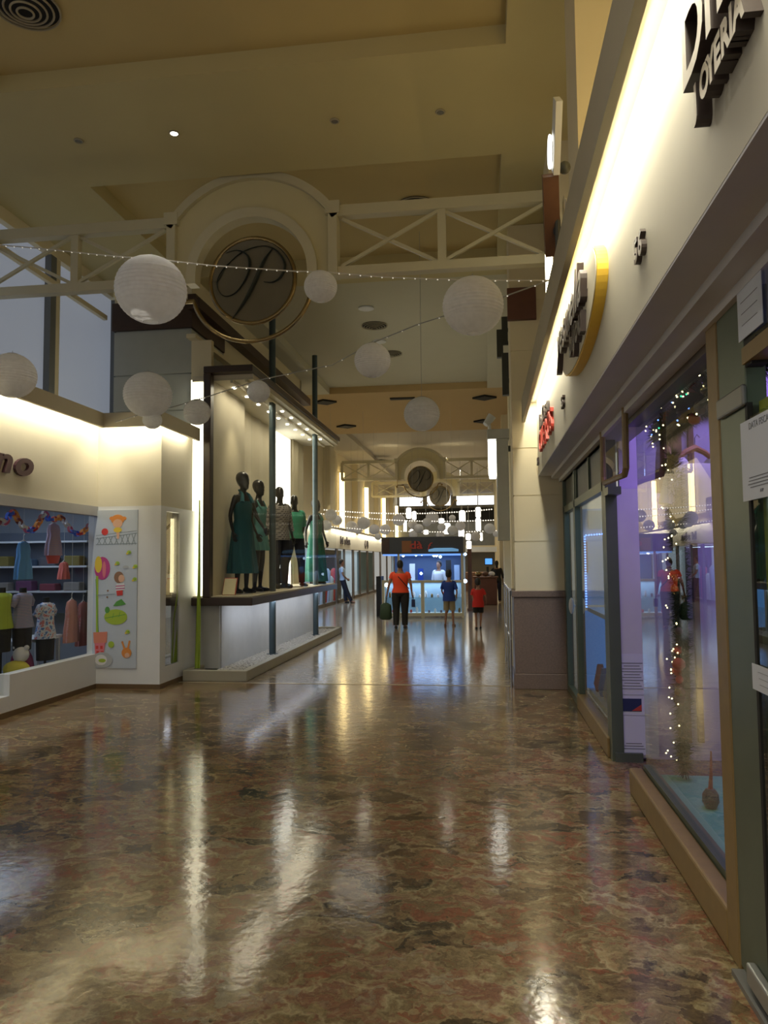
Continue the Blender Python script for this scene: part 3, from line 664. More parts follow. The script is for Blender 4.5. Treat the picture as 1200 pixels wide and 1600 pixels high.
# wall light strips
def wall_strip(x, y, z0, z1, label, mat, wdt=.16, sx=1, group=None):
    r = thing('wall_light_strip', label, 'wall light', (x, y, z0), group=group)
    MB().box(x-.04*sx if sx > 0 else x, x if sx > 0 else x+.04, y-wdt/2-.02, y+wdt/2+.02, z0-.02, z1+.02).build('backplate', m_truss, r)
    MB().tube([(x-.07*sx, y, z0), (x-.07*sx, y, z1)], wdt/2, 12).build('diffuser', mat, r, smooth=True)
for i, yy in enumerate((29.6, 35.9, 42.2, 48.4)):
    wall_strip(-5.5 if 0 else -5.74, yy, 2.88, 5.12, ['tall glowing wall strip on the left wall, nearest of the distant row', 'tall glowing wall strip on the left wall, second of the distant row', 'tall glowing wall strip on the left wall, third of the distant row', 'tall glowing wall strip on the left wall, farthest of the distant row'][i], m_tubew, .30, -1)
wall_strip(.70, 6.9, 3.95, 4.85, 'short bright tube light above the right lip beside the truss end', m_tube, .07, 1)
MB()
tag(MB().box(.77, 1.0, 6.82, 6.98, 3.9, 4.9).build('light_bracket', m_cream), 'cream bracket carrying the bright tube beside the truss end', 'bracket')
wall_strip(.98, 4.3, 3.8, 5.6, 'yellow lit tube in the upper niche above the right fascia', m_tubew, .08, 1)
area('strip_light', (-5.3, 32.7, 4.0), 2.0, 14, 60, WARM, (0, math.radians(-60), 0))

# ================================================================== DISPLAY CASE
ks = struct('trim_40', MB().box(-4.1, -3.2, 9.92, 10.02, 0, .14).box(-3.30, -3.2, 10.02, 16.75, 0, .14).box(-4.1, -3.2, 16.65, 16.75, 0, .14).box(-4.1, -4.0, 10.02, 10.5, 0, .14), m_kerb, bevel=.008)
pb = MB().box(-3.755, -3.305, 10.03, 16.64, 0, .09)
bl = []
rnd = random.Random(3)
for i in range(1500):
    x = rnd.uniform(-3.73, -3.31); y = 10.1+6.5*rnd.random()**1.4; s_ = rnd.uniform(.014, .026)
    pb.ell((x, y, .09+s_*.3), (s_, s_*rnd.uniform(.7, 1), s_*.6), 6, 4)
tag(pb.build('pebbles', m_pebble, smooth=True), 'white pebbles filling the kerb bed under the display case', 'pebbles', kind='stuff')
struct('wall_left_under_case', MB().box(-4.25, -3.76, 10.5, 16.4, .09, .99).box(-4.12, -3.78, 10.46, 10.5, .09, 1.0), m_ltgrey)
dc = thing('display_case', 'tall glass display case in dark frame holding mannequins, left side', 'display case', (-3.6, 10.3, .99))
MB().box(-4.25, -3.24, 10.28, 16.45, .99, 1.105).build('shelf', m_frame, dc, bevel=.01, label='dark brown shelf slab')
MB().box(-4.2, -3.28, 10.34, 16.4, 1.105, 1.12).build('deck', M('cream_deck', (.62, .56, .42), .5), dc)
MB().box(-3.97, -3.24, 10.28, 16.85, 4.32, 4.42).build('top_slab', m_frame, dc, bevel=.01)
MB().box(-3.97, -3.86, 10.28, 10.42, 1.105, 4.32).build('side_frame', m_frame, dc, bevel=.01)
MB().box(-4.2, -3.28, 10.44, 16.8, 4.24, 4.32).box(-3.62, -3.58, 10.44, 16.8, 4.20, 4.24).box(-3.40, -3.37, 10.44, 16.8, 4.21, 4.24).build('inner_ceiling', M('cream_inner_ceiling', (.66, .60, .46), .6), dc)
bk = MB(); pts = [(-3.87, 10.42), (-3.88, 10.9), (-3.9, 11.6), (-3.93, 12.05), (-4.10, 12.1)]
yy = 12.1
while yy < 14.6: yy += .12; pts.append((-4.12+.018*math.sin(yy*9), yy))
pts2 = []
yy = 15.75
while yy < 17.0: pts2.append((-4.10+.03*math.sin(yy*14), yy)); yy += .05
for pp in (pts, pts2):
    k = len(bk.v)
    for x, y in pp:
        for xx, z in ((x, 1.11), (x, 4.25), (x-.04, 4.25), (x-.04, 1.11)): bk.v.append(Vector((xx, y, z)))
    for i in range(len(pp)-1):
        for j in range(4): bk.face((k+i*4+j, k+i*4+(j+1) % 4, k+(i+1)*4+(j+1) % 4, k+(i+1)*4+j))
bk.build('back_panel', M('cream_back_panel', (.62, .56, .42), .7, var=.03), dc)
MB().box(-4.14, -4.12, 14.6, 15.78, 1.12, 4.22).build('backlit_panel', m_panelw, dc, label='glowing white back panel')
gl = MB().box(-3.262, -3.254, 10.32, 16.4, 1.12, 4.24); gl.build('front_glass', m_glass, dc)
MB().box(-3.86, -3.262, 10.33, 10.338, 1.12, 4.24).build('end_glass', m_glass, dc)
sp = MB().rings([(0, 0, -.012, .026, .026), (0, 0, 0, .03, .03)], 16).build('spotlight', m_bulbw, dc, local=True)
k = 0
for yy in [10.9+i*.62 for i in range(9)]:
    for xx in (-3.72, -3.48):
        p = Vector((xx, yy, 4.235))-ORG[dc.name]
        o = sp if k == 0 else sp.copy(); k += 1
        if k > 1: COL.objects.link(o)
        o.location = p
for yy in (11.2, 12.7, 14.1, 15.6):
    spot('case_spot', (-3.62, yy, 4.18), 55, (1.0, .86, .58), (math.radians(8), math.radians(-12), 0), 1.5, .7)
area('case_light', (-3.6, 13.4, 4.19), .25, 5.6, 26, (1.0, .88, .64))
area('case_panel_light', (-4.08, 15.2, 2.7), 2.8, 1.0, 14, (1, .97, .85), (0, math.radians(-90), 0))
area('under_shelf_light', (-3.42, 13.4, .975), .10, 5.6, 16, (.86, .90, 1.0), (0, math.radians(25), 0))
for i, yy in enumerate((12.07, 15.25)):
    r = thing('steel_post', ['blue-grey steel post through the near part of the display case', 'blue-grey steel post at the far end of the display case'][i], 'post', (-3.46, yy, .09))
    MB().tube([(-3.46, yy, .09), (-3.46, yy, 5.9 if i else 5.9)], .055, 20).build('shaft', m_steel, r, smooth=True)
    MB().rings([(-3.46, yy, .09, .09, .09), (-3.46, yy, .11, .09, .09)], 20).build('base_plate', m_steel, r)
# bright vertical strip beside case
r = thing('vertical_light_panel', 'tall glowing white strip between the column and the display case', 'wall light', (-4.1, 10.5, 1.1))
MB().box(-4.24, -3.99, 10.50, 10.54, 1.10, 4.28).build('diffuser', emit('strip_diffuser', (1.0, .96, .78), 2.4), r)
MB().box(-4.26, -3.97, 10.54, 10.6, 1.05, 4.3).build('housing', m_cream, r)
struct('wall_left_strip_back', MB().box(-4.28, -3.97, 10.6, 10.7, 1.0, 4.9), m_cream)
area('strip_glow', (-4.1, 10.46, 2.7), .2, 3.0, 9, (1.0, .93, .70), (math.radians(90), 0, math.radians(0)))
# green leaning stick
gs = MB().tube([(-3.98, 10.12, .14), (-4.03, 10.32, 1.3), (-4.07, 10.42, 2.5)], [.030, .024, .012], 8).tube([(-4.07, 10.42, 2.5), (-4.01, 10.28, 1.6), (-3.95, 10.16, .8), (-3.94, 10.12, .14)], .010, 8)
tag(gs.build('garden_cane', M('lime_green_lacquer', (.30, .42, .03), .5), smooth=True), 'slim folded lime green pole leaning beside the display case', 'pole')

# ================================================================== FIGURES
def limb(mb, pts, rs, seg=12):
    # smooth a joint chain
    P_ = [Vector(p) for p in pts]; out = []; ro = []
    for i in range(len(P_)-1):
        for s_ in range(4):
            t = s_/4; out.append(P_[i].lerp(P_[i+1], t)); ro.append(rs[i]*(1-t)+rs[i+1]*t)
    out.append(P_[-1]); ro.append(rs[-1])
    sm = [out[0]]+[(out[i-1]+out[i]*2+out[i+1])/4 for i in range(1, len(out)-1)]+[out[-1]]
    mb.tube(sm, ro, seg); return mb
def remeshed(mb, voxel, mat, name, parent, post=None, smooth=True):
    me = bpy.data.meshes.new('tmp'); me.from_pydata(mb.v, [], mb.f)
    bm = bmesh.new(); bm.from_mesh(me); bmesh.ops.recalc_face_normals(bm, faces=bm.faces); bm.to_mesh(me); bm.free()
    ob = bpy.data.objects.new('tmp', me); COL.objects.link(ob); md = ob.modifiers.new('r', 'REMESH'); md.mode = 'VOXEL'; md.voxel_size = voxel
    s2 = ob.modifiers.new('s', 'SMOOTH'); s2.factor = .5; s2.iterations = 3
    dg = bpy.context.evaluated_depsgraph_get(); dg.update(); m2 = bpy.data.meshes.new_from_object(ob.evaluated_get(dg))
    r = MB().mesh(m2, Matrix.Identity(4)); bpy.data.objects.remove(ob); bpy.data.meshes.remove(me); bpy.data.meshes.remove(m2)
    if post: r.v_off = len(r.v); k = len(r.v); r.v += post.v; [r.face([k+i for i in f]) for f in post.f]
    return r.build(name, mat, parent, smooth=smooth, local=True)
TOR = [(.84, .07, .07, 0), (.90, .165, .11, 0), (.98, .160, .11, 0), (1.08, .132, .092, 0), (1.20, .142, .102, .0), (1.32, .160, .112, .0), (1.39, .168, .10, -.005), (1.44, .125, .078, -.01), (1.485, .062, .058, -.005), (1.56, .050, .052, .01)]
def torso_rows(k=1.0, grow=0., w_=1.0, z0=0, z1=9, lean=(0, 0)):
    return [(lean[0]*(z-.9), c+lean[1]*(z-.9), z, (rx*w_+grow), (ry*w_+grow)) for z, rx, ry, c in TOR if z0 <= z <= z1]
def figure(root, H_, skin, arms=None, legs=None, w_=1.0, lean=(0, 0), head_turn=0., nose=True, hair=None, voxel=.014, headk=1.0, limbk=1.0):
    """local frame: front = +y, scaled so that the crown is at H_ (built at 1.78)"""
    S = Matrix.Scale(H_/1.78, 4); mb = MB(); fin = MB()
    mb.rings(torso_rows(1, 0, w_, lean=lean), 24)
    arms = arms or {}; legs = legs or {}
    for sd, nm in ((-1, 'l'), (1, 'r')):
        sh = Vector((sd*.165*w_+lean[0]*.5, lean[1]*.5, 1.42)); a = arms.get(nm, [(sd*.235*w_, -.02, 1.14), (sd*.25*w_, .05, .90)])
        el, wr = Vector(a[0]), Vector(a[1]); d = (wr-el).normalized(); hd = wr+d*.08
        limb(mb, [sh-Vector((sd*.04, 0, .0)), sh, el, wr, hd], [v*limbk for v in (.052, .050, .038, .025, .022)])
        mb.ell(wr+d*.055, (.018, .040, .05))
        side = d.cross(Vector((0, 1, 0))).normalized(); fwd = side.cross(d).normalized()
        if fwd.y < 0: fwd = -fwd
        inw = side if side.x*sd < 0 else -side
        for q in range(4):
            b = wr+d*.085+fwd*(.030-.019*q); ln = (.065, .075, .07, .055)[q]
            limb(fin, [b, b+d*ln*.5+inw*.004, b+d*ln*.85+inw*.022], [.0095, .0085, .007], 6)
        b = wr+d*.035+fwd*.032; limb(fin, [b, b+d*.03+fwd*.022, b+d*.055+fwd*.028+inw*.012], [.012, .010, .008], 6)
        hp = Vector((sd*.088*w_, 0, .90)); l = legs.get(nm, [(sd*.098*w_, .02, .50), (sd*.10*w_, -.02, .09)])
        kn, an = Vector(l[0]), Vector(l[1]); ft = l[2] if len(l) > 2 else (sd*.25, 1)
        limb(mb, [hp+Vector((0, 0, .03)), (hp+kn)/2, kn, (kn*2+an)/3+Vector((0, -.012, 0)), an], [v*limbk for v in (.092, .078, .055, .056, .036)])
        fd = Vector((ft[0], ft[1], 0)).normalized()
        mb.tube([an-fd*.05+Vector((0, 0, -.045)), an+Vector((0, 0, -.04)), an+fd*.10+Vector((0, 0, -.052)), an+fd*.17+Vector((0, 0, -.06))], [.032, .040, .036, .022], 10)
    hm = MB(); hz = 1.535
    hm.rings([(0, .055, hz, .028, .03), (0, .035, hz+.025, .046, .055), (0, .012, hz+.065, .060, .080), (0, .0, hz+.11, .068, .092), (0, -.008, hz+.155, .073, .097), (0, -.012, hz+.20, .064, .086), (0, -.012, hz+.23, .042, .058), (0, -.012, hz+.245, .012, .018)], 20)
    hm.ell((0, .092, hz+.082), (.012, .022, .022), 8, 6)
    hm.ell((0, .080, hz+.042), (.022, .014, .010), 8, 6); hm.ell((0, .082, hz+.125), (.045, .016, .010), 8, 6)
    for sd in (-1, 1): hm.ell((sd*.070, -.005, hz+.09), (.010, .020, .030), 8, 6)
    hx, hy = lean[0]*.65, lean[1]*.65
    HM = Matrix.Translation((hx, hy, 0)) @ Matrix.Translation((0, 0, hz)) @ Matrix.Rotation(head_turn, 4, 'Z') @ Matrix.Scale(headk, 4) @ Matrix.Translation((0, 0, -hz))
    hm.xf(HM); k = len(mb.v); mb.v += hm.v; [mb.face([k+i for i in f]) for f in hm.f]
    mb.xf(S); fin.xf(S)
    body = remeshed(mb, voxel, skin, 'body', root, fin)
    if hair:
        h = MB()
        h.rings([(0, -.045, hz+.055, .060, .055), (0, -.035, hz+.10, .078, .078), (0, -.024, hz+.155, .084, .092), (0, -.018, hz+.205, .074, .090), (0, -.016, hz+.245, .050, .062), (0, -.016, hz+.262, .014, .018)], 20, fn=lambda t, a: 1+.03*math.sin(a*7+t*9))
        if hair == 'long': h.ell((0, -.075, hz+.03), (.055, .045, .09))
        h.xf(HM).xf(S); h.build('hair', m_hair, root, smooth=True, local=True)
    return S
def cloth(root, name, mat, S, fn, label=None):
    mb = MB(); fn(mb); mb.xf(S); return mb.build(name, mat, root, smooth=True, local=True, label=label)
def shirt(w_=1.0, z0=.93, sleeve=.5, lean=(0, 0), arms=None, grow=.016):
    def f(mb):
        rows = [r_ for r_ in torso_rows(1, grow, w_, max(z0, .90), 1.47, lean)]
        rows = [(rows[0][0], rows[0][1], z0, rows[0][3]+.006, rows[0][4]+.006)]+rows
        mb.rings(rows, 28, cap=False, fn=lambda t, a: 1+.012*math.sin(a*6+t*7))
        for sd, nm in ((-1, 'l'), (1, 'r')):
            sh = Vector((sd*.165*w_+lean[0]*.5, lean[1]*.5, 1.42)); a = (arms or {}).get(nm, [(sd*.235*w_, -.02, 1.14), (sd*.25*w_, .05, .90)])
            el, wr = Vector(a[0]), Vector(a[1])
            if sleeve <= 1: limb(mb, [sh-Vector((sd*.07, 0, -.01)), sh, sh.lerp(el, sleeve)], [.058, .064, .060])
            else: limb(mb, [sh-Vector((sd*.07, 0, -.01)), sh, el, el.lerp(wr, sleeve-1)], [.058, .062, .052, .040])
    return f
def trousers(w_=1.0, z1=1.0, frac=1.0, legs=None, r0=.10, r1=.062, lean=(0, 0)):
    def f(mb):
        rows = [r_ for r_ in torso_rows(1, .012, w_, .84, z1, (0, 0))]; mb.rings(rows, 24, cap=False)
        for sd, nm in ((-1, 'l'), (1, 'r')):
            hp = Vector((sd*.088*w_, 0, .90)); l = (legs or {}).get(nm, [(sd*.098*w_, .02, .50), (sd*.10*w_, -.02, .09)])
            kn, an = Vector(l[0]), Vector(l[1])
            if frac >= 1: limb(mb, [hp+Vector((0, 0, .03)), hp.lerp(kn, .5), kn, an+Vector((0, 0, .0))], [r0, r0*.92, (r0+r1)/2-.008, r1])
            else: limb(mb, [hp+Vector((0, 0, .03)), hp.lerp(kn, frac)], [r0, r0*.92])
    return f
def dress(zhem, rhem, folds=11, amp=.10, ztop=1.36, w_=1.0, halter=True):
    def f(mb):
        rows = [(0, 0, ztop, .135*w_, .105*w_), (0, 0, 1.30, .160*w_, .125*w_), (0, 0, 1.20, .150*w_, .115*w_), (0, 0, 1.08, .142*w_, .105*w_), (0, 0, .98, .175*w_, .130*w_)]
        n = 9
        for i in range(1, n+1):
            t = i/n; z = .98+(zhem-.98)*t; rows.append((0, 0, z, .175*w_+(rhem-.175)*t, .13*w_+(rhem*.85-.13)*t))
        mb.rings(rows, 66, cap=False, fn=lambda t, a: 1+amp*max(0, t-.25)*math.sin(a*folds+1.3*math.sin(t*4)))
        if halter:
            for sd in (-1, 1): mb.tube([(sd*.10, .095, 1.34), (sd*.065, .06, 1.46), (sd*.03, -.045, 1.53)], [.035, .024, .018], 8)
    return f
# ---- mannequins
m_teal = M('teal_crepe', (.008, .11, .14), .7, var=.25, scale=8)
m_teal2 = M('pale_teal_chiffon', (.08, .28, .28), .7, var=.15)
m_sea = M('sea_green_satin', (.01, .15, .105), .6, var=.15)
m_mint = M('mint_green_knit', (.04, .30, .19), .8, var=.1)
m_navy = M('dark_navy_cloth', (.012, .014, .03), .8)
m_plaid = stripes('plaid_shirt', (.24, .22, .21), (.04, .035, .04), 9, 'Z', True)
ZD = 1.12
def mann(px, Y_, rot, label, H_, kind):
    p = atY(px, 925, Y_); x = p.x
    r = thing('mannequin', label, 'mannequin', (x, Y_, ZD), rot)
    if kind == 'long':
        arms = {'l': [(-.22, .06, 1.15), (-.20, .24, .96)], 'r': [(.21, -.05, 1.14), (.21, .02, .90)]}
        S = figure(r, H_, m_black, arms, headk=1.12, limbk=.85, head_turn=.15, w_=.92); cloth(r, 'dress', m_teal, S, dress(.30, .235, 9, .13))
    if kind == 'short':
        arms = {'l': [(-.21, -.06, 1.13), (-.22, -.0, .88)], 'r': [(.24, -.02, 1.14), (.26, .10, .92)]}
        S = figure(r, H_, m_black, arms, headk=1.1, limbk=.82, head_turn=-.2, w_=.9); cloth(r, 'dress', m_teal2, S, dress(.66, .19, 13, .12, halter=False))
        cloth(r, 'strap', m_teal2, S, lambda mb: [mb.tube([(s_*.10, .09, 1.33), (s_*.11, .03, 1.455), (s_*.10, -.07, 1.36)], .018, 8) for s_ in (-1, 1)])
    if kind == 'plaid':
        S = figure(r, H_, m_black, None, head_turn=-.4); cloth(r, 'shirt', m_plaid, S, shirt(1.08, .84, 1.6, grow=.022)); cloth(r, 'trousers', m_navy, S, trousers(1.05, .98, 1.0, r0=.105, r1=.075))
        cloth(r, 'boots', m_blackm, S, lambda mb: [mb.tube([(s_*.10, -.06, .035), (s_*.10, .0, .05), (s_*.125, .10, .04), (s_*.14, .16, .03)], [.04, .05, .045, .03], 10) for s_ in (-1, 1)])
    if kind == 'mint':
        legs = {'l': [(-.13, .04, .50), (-.16, .0, .09)], 'r': [(.20, .06, .50), (.34, .03, .09)]}
        S = figure(r, H_, m_black, {'l': [(-.25, -.10, 1.16), (-.16, -.02, .95)], 'r': [(.27, -.10, 1.16), (.18, -.06, .96)]}, legs, head_turn=-.3); cloth(r, 'shirt', m_mint, S, shirt(1.05, .93, .9, grow=.024, arms={'l': [(-.25, -.10, 1.16), (-.16, -.02, .95)], 'r': [(.27, -.10, 1.16), (.18, -.06, .96)]})); cloth(r, 'trousers', m_navy, S, trousers(1.05, .98, 1.0, legs, .108, .06))
    if kind == 'gown':
        S = figure(r, H_, m_black, {'l': [(-.22, -.03, 1.13), (-.2, .10, .90)], 'r': [(.25, -.04, 1.14), (.30, .02, .9)]}, headk=1.1, limbk=.85, head_turn=.2, w_=.92); cloth(r, 'dress', m_sea, S, dress(.06, .25, 8, .16))
        cloth(r, 'shoes', m_blackm, S, lambda mb: [mb.tube([(s_*.10, -.05, .03), (s_*.12, .16, .025)], [.035, .025], 8) for s_ in (-1, 1)])
    MB().rings([(0, 0, .0, .16, .16), (0, 0, .012, .16, .16)], 28).tube([(.0, -.10, .01), (.02, -.10, .45)], .008, 8).build('stand', m_chrome, r, local=True)
mann(379, 11.15, math.radians(-118), 'black mannequin in long teal halter dress, nearest in the case', 1.84, 'long')
mann(404, 11.8, math.radians(-100), 'black mannequin in short pale teal dress, second in the case', 1.79, 'short')
mann(437, 13.25, math.radians(-125), 'black mannequin in plaid shirt half hidden by the near post', 1.84, 'plaid')
mann(460, 14.0, math.radians(-140), 'black mannequin in mint green top and wide dark trousers', 1.75, 'mint')
mann(494, 15.6, math.radians(-125), 'black mannequin in long sea green gown at the far post', 1.78, 'gown')
r = thing('price_stand', 'cream price card with red edge at the feet of the first mannequin', 'price card', (-3.62, 10.75, ZD))
MB().bar((-3.70, 10.62, ZD+.01), (-3.70, 10.72, ZD+.24), .18, .014, (0, 1, 0)).build('card', M('cream_card', (.85, .76, .52), .5), r)
MB().bar((-3.70, 10.63, ZD+.005), (-3.70, 10.735, ZD+.25), .20, .01, (0, 1, 0)).build('backing', m_red, r)

# ---- people
def person(name_label, x, y, rot, H_, build_):
    r = thing('person', name_label, 'person', (x, y, 0), rot); build_(r, H_); return r
m_orange = M('orange_tshirt', (.80, .07, .02), .8, var=.1); m_blue = M('royal_blue_tshirt', (.012, .045, .26), .8, var=.1)
m_redt = M('red_tshirt', (.55, .02, .015), .8, var=.1); m_khaki = M('khaki_shorts', (.30, .25, .15), .8); m_shortd = M('black_shorts', (.01, .01, .012), .8)
m_pale = M('pale_blue_shirt', (.42, .55, .72), .8); m_bagd = M('dark_olive_bag', (.03, .06, .03), .7)
def pw(r, H_):
    arms = {'l': [(-.30, -.02, 1.16), (-.36, .04, .90)], 'r': [(.28, -.04, 1.16), (.30, .03, .92)]}
    legs = {'l': [(-.12, .03, .50), (-.12, -.02, .09)], 'r': [(.11, .0, .50), (.11, .0, .09)]}
    S = figure(r, H_, m_skin, arms, legs, w_=1.22, hair=True)
    cloth(r, 'tshirt', m_orange, S, shirt(1.26, .94, .45, arms=arms, grow=.022)); cloth(r, 'trousers', m_blackm, S, trousers(1.28, .98, 1.0, legs, .125, .075))
    cloth(r, 'shoe', m_blackm, S, lambda mb: mb.tube([(-.12, -.07, .035), (-.13, .12, .03)], [.042, .035], 10)); cloth(r, 'shoe', m_blackm, S, lambda mb: mb.tube([(.11, -.05, .035), (.12, .14, .03)], [.042, .035], 10))
    cloth(r, 'bag_strap', m_blackm, S, lambda mb: mb.tube([(-.12, -.02, 1.47), (-.03, -.16, 1.35), (.12, -.165, 1.18), (.24, -.08, 1.04)], .012, 6))
person('person seen from behind in orange t-shirt and black trousers carrying bags', -2.0, 17.85, 0, 1.60, pw)
b = MB().rings([(-2.36, 17.9, .20, .10, .05), (-2.36, 17.9, .24, .15, .07), (-2.36, 17.9, .55, .13, .06), (-2.36, 17.9, .60, .05, .03)], 16).tube([(-2.36, 17.86, .58), (-2.34, 17.88, .74), (-2.36, 17.94, .58)], .01, 6)
tag(b.build('shopping_bag', m_bagd, smooth=True), 'dark green shopping bag in the left hand of the orange-shirted person', 'bag')
tag(MB().box(-1.74, -1.66, 17.85, 17.95, .50, .68).tube([(-1.70, 17.9, .68), (-1.71, 17.89, .78)], .008, 6).build('bottle_bag', M('navy_bag', (.02, .03, .10), .6)), 'small navy pouch in the right hand of the orange-shirted person', 'bag')
def pb_(r, H_):
    legs = {'l': [(-.10, .02, .50), (-.13, -.02, .09)], 'r': [(.11, .02, .50), (.13, .0, .09)]}
    arms = {'l': [(-.25, -.0, 1.16), (-.20, .12, .98)], 'r': [(.27, -.04, 1.15), (.24, .05, .95)]}
    S = figure(r, H_, m_skin, arms, legs, w_=.98, hair=True, headk=1.22, limbk=.85); cloth(r, 'tshirt', m_blue, S, shirt(1.08, .82, .8, arms=arms, grow=.03)); cloth(r, 'shorts', m_khaki, S, trousers(1.0, .98, .95, legs, .105, .09))
    for s_ in (-1, 1): cloth(r, 'shoe', m_woodd, S, lambda mb: mb.tube([(s_*.13, -.07, .035), (s_*.15, .13, .03)], [.045, .038], 10))
person('child seen from behind in royal blue t-shirt and khaki shorts', -.885, 18.5, math.radians(-8), 1.32, pb_)
def pr_(r, H_):
    legs = {'l': [(-.09, .03, .50), (-.08, -.06, .09)], 'r': [(.10, .04, .50), (.08, .10, .09)]}
    arms = {'l': [(-.24, .0, 1.16), (-.20, .14, 1.05)], 'r': [(.28, -.06, 1.17), (.30, .06, .98)]}
    S = figure(r, H_, m_skin, arms, legs, w_=1.0, hair=True, headk=1.32, limbk=.85); cloth(r, 'tshirt', m_redt, S, shirt(1.12, .80, .7, arms=arms, grow=.032)); cloth(r, 'shorts', m_shortd, S, trousers(1.05, .98, .75, legs, .112, .10))
    cloth(r, 'shoe', m_blackm, S, lambda mb: mb.tube([(-.08, -.12, .035), (-.09, .08, .03)], [.045, .038], 10)); cloth(r, 'shoe', m_blackm, S, lambda mb: mb.tube([(.08, .04, .035), (.09, .24, .03)], [.045, .038], 10))
person('smallest child in red t-shirt and black shorts walking away', -.18, 17.8, math.radians(5), 1.12, pr_)
def pm_(r, H_):
    legs = {'l': [(-.06, .10, .50), (-.03, .12, .09)], 'r': [(.10, .16, .50), (.12, .34, .09)]}
    arms = {'l': [(-.24, -.02, 1.16), (-.10, .16, 1.0)], 'r': [(.24, -.0, 1.15), (.10, .17, .98)]}
    S = figure(r, H_, m_skin, arms, legs, hair=True, lean=(0, -.06)); cloth(r, 'shirt', m_pale, S, shirt(1.05, .93, .6, arms=arms, lean=(0, -.06))); cloth(r, 'trousers', m_navy, S, trousers(1.05, .98, 1.0, legs, .11, .07))
    cloth(r, 'shoe', m_blackm, S, lambda mb: mb.tube([(-.03, .07, .035), (-.03, .26, .03)], [.045, .035], 10)); cloth(r, 'shoe', m_blackm, S, lambda mb: mb.tube([(.12, .29, .035), (.12, .48, .04)], [.045, .035], 10))
person('person in pale blue shirt and dark trousers leaning on a distant shopfront', -5.42, 28.6, math.radians(-80), 1.66, pm_)
def pk_(r, H_):
    S = figure(r, H_, m_skin, None, hair=True, voxel=.02); cloth(r, 'shirt', m_white, S, shirt(1.08, .93, 1.5)); cloth(r, 'trousers', m_navy, S, trousers(1.05, .98, 1.0))
person('person in white shirt standing inside the blue-lit kiosk', -1.35, 22.2, math.radians(150), 1.58, pk_)
def pf_(r, H_):
    S = figure(r, H_, m_skin, None, hair='long', voxel=.02); cloth(r, 'top', m_blackm, S, shirt(1.1, .93, 1.4)); cloth(r, 'trousers', m_navy, S, trousers(1.05, .98, 1.0))
person('distant person in dark clothes beside the dark cabinet', .42, 28.5, 0, 1.55, pf_)

# ================================================================== LEFT SHOP
wl = struct('window_8', MB().box(-5.06, -5.05, 3.0, 7.5, .22, 2.22).box(-5.06, -5.05, 7.5, 9.25, .44, 2.22), m_glass)
s = thing('shop_sign', 'dark plum raised lettering no on the left cream fascia', 'sign', (-4.99, 7.4, 2.55))
MB().text('n', .38, .04, wallM(7.08, 2.575, -4.985, -1), 1.55, .25, offset=.012).build('letter', m_plum, s)
MB().text('o', .38, .04, wallM(7.42, 2.575, -4.985, -1), 1.55, .25, offset=.012).build('letter', m_plum, s)
# art panel
art = MB(); cols = [M('print_sky_white', (.52, .58, .66), .4, var=.02)]
names = {'orange': (.75, .28, .06), 'skin': (.75, .45, .30), 'yellow': (.75, .55, .05), 'red': (.65, .05, .04), 'grey': (.22, .27, .30), 'magenta': (.50, .06, .24), 'lime': (.38, .52, .05), 'green': (.10, .32, .06), 'brown': (.30, .16, .09), 'terra': (.72, .25, .16), 'pink': (.72, .2, .24), 'white': (.75, .75, .75), 'lgrey': (.45, .48, .50)}
idx = {}
for k_, v_ in names.items(): idx[k_] = len(cols); cols.append(M('print_'+k_, v_, .5, var=.04))
AX0, AX1, AZ0, AZ1 = -5.04, -4.44, .26, 2.29
art.box(AX0, AX1, 9.235, 9.25, AZ0, AZ1)
dep = [0]
def blob(pts, c, t=.0015):
    art.cur = idx[c]; dep[0] += 1; yq = 9.2335-.00012*dep[0]
    art.prism(pts, Matrix(((1, 0, 0, 0), (0, 0, 1, yq), (0, 1, 0, 0), (0, 0, 0, 1))), .002)
def A2(px, py):
    v = atY(px, py, 9.235); return (v.x, v.z)
def oval(px, py, rx, ry, c, n=20, rot=0):
    cx, cz = A2(px, py); q = 9.2/FPX*1.06
    blob([(cx+q*(rx*math.cos(a)*math.cos(rot)-ry*math.sin(a)*math.sin(rot)), cz+q*(rx*math.cos(a)*math.sin(rot)+ry*math.sin(a)*math.cos(rot))) for a in [2*PI*i/n for i in range(n)]], c)
def poly(pp, c): blob([A2(*p_) for p_ in pp], c)
def line(a, b, w_, c):
    a = Vector(A2(*a)); b = Vector(A2(*b)); d = (b-a).normalized(); n = Vector((-d.y, d.x))*w_*9.2/FPX/2
    blob([tuple(a+n), tuple(b+n), tuple(b-n), tuple(a-n)], c)
line((150, 842), (214, 833), 1.2, 'grey'); line((150, 851), (214, 849), 1.2, 'grey'); line((150, 837), (214, 829), .8, 'grey')
for i in range(7): line((152+9*i, 840-i), (158+9*i, 851), 1.0, 'grey'); line((158+9*i, 840-i), (152+9*i, 851), 1.0, 'grey')
oval(184, 812, 11, 8, 'orange'); oval(184, 818, 8, 7, 'skin'); oval(175, 810, 4, 3, 'orange'); oval(194, 810, 4, 3, 'orange'); oval(184, 828, 7, 4, 'yellow'); poly([(182, 832), (187, 832), (186, 842), (183, 842)], 'skin')
oval(164, 831, 5.5, 5.5, 'red')
oval(160, 888, 13, 18, 'magenta'); oval(154, 882, 6, 13, 'yellow'); oval(163, 890, 3, 13, 'pink'); line((152, 900), (152, 990), 4, 'lime'); line((150, 905), (154, 990), 1, 'green')
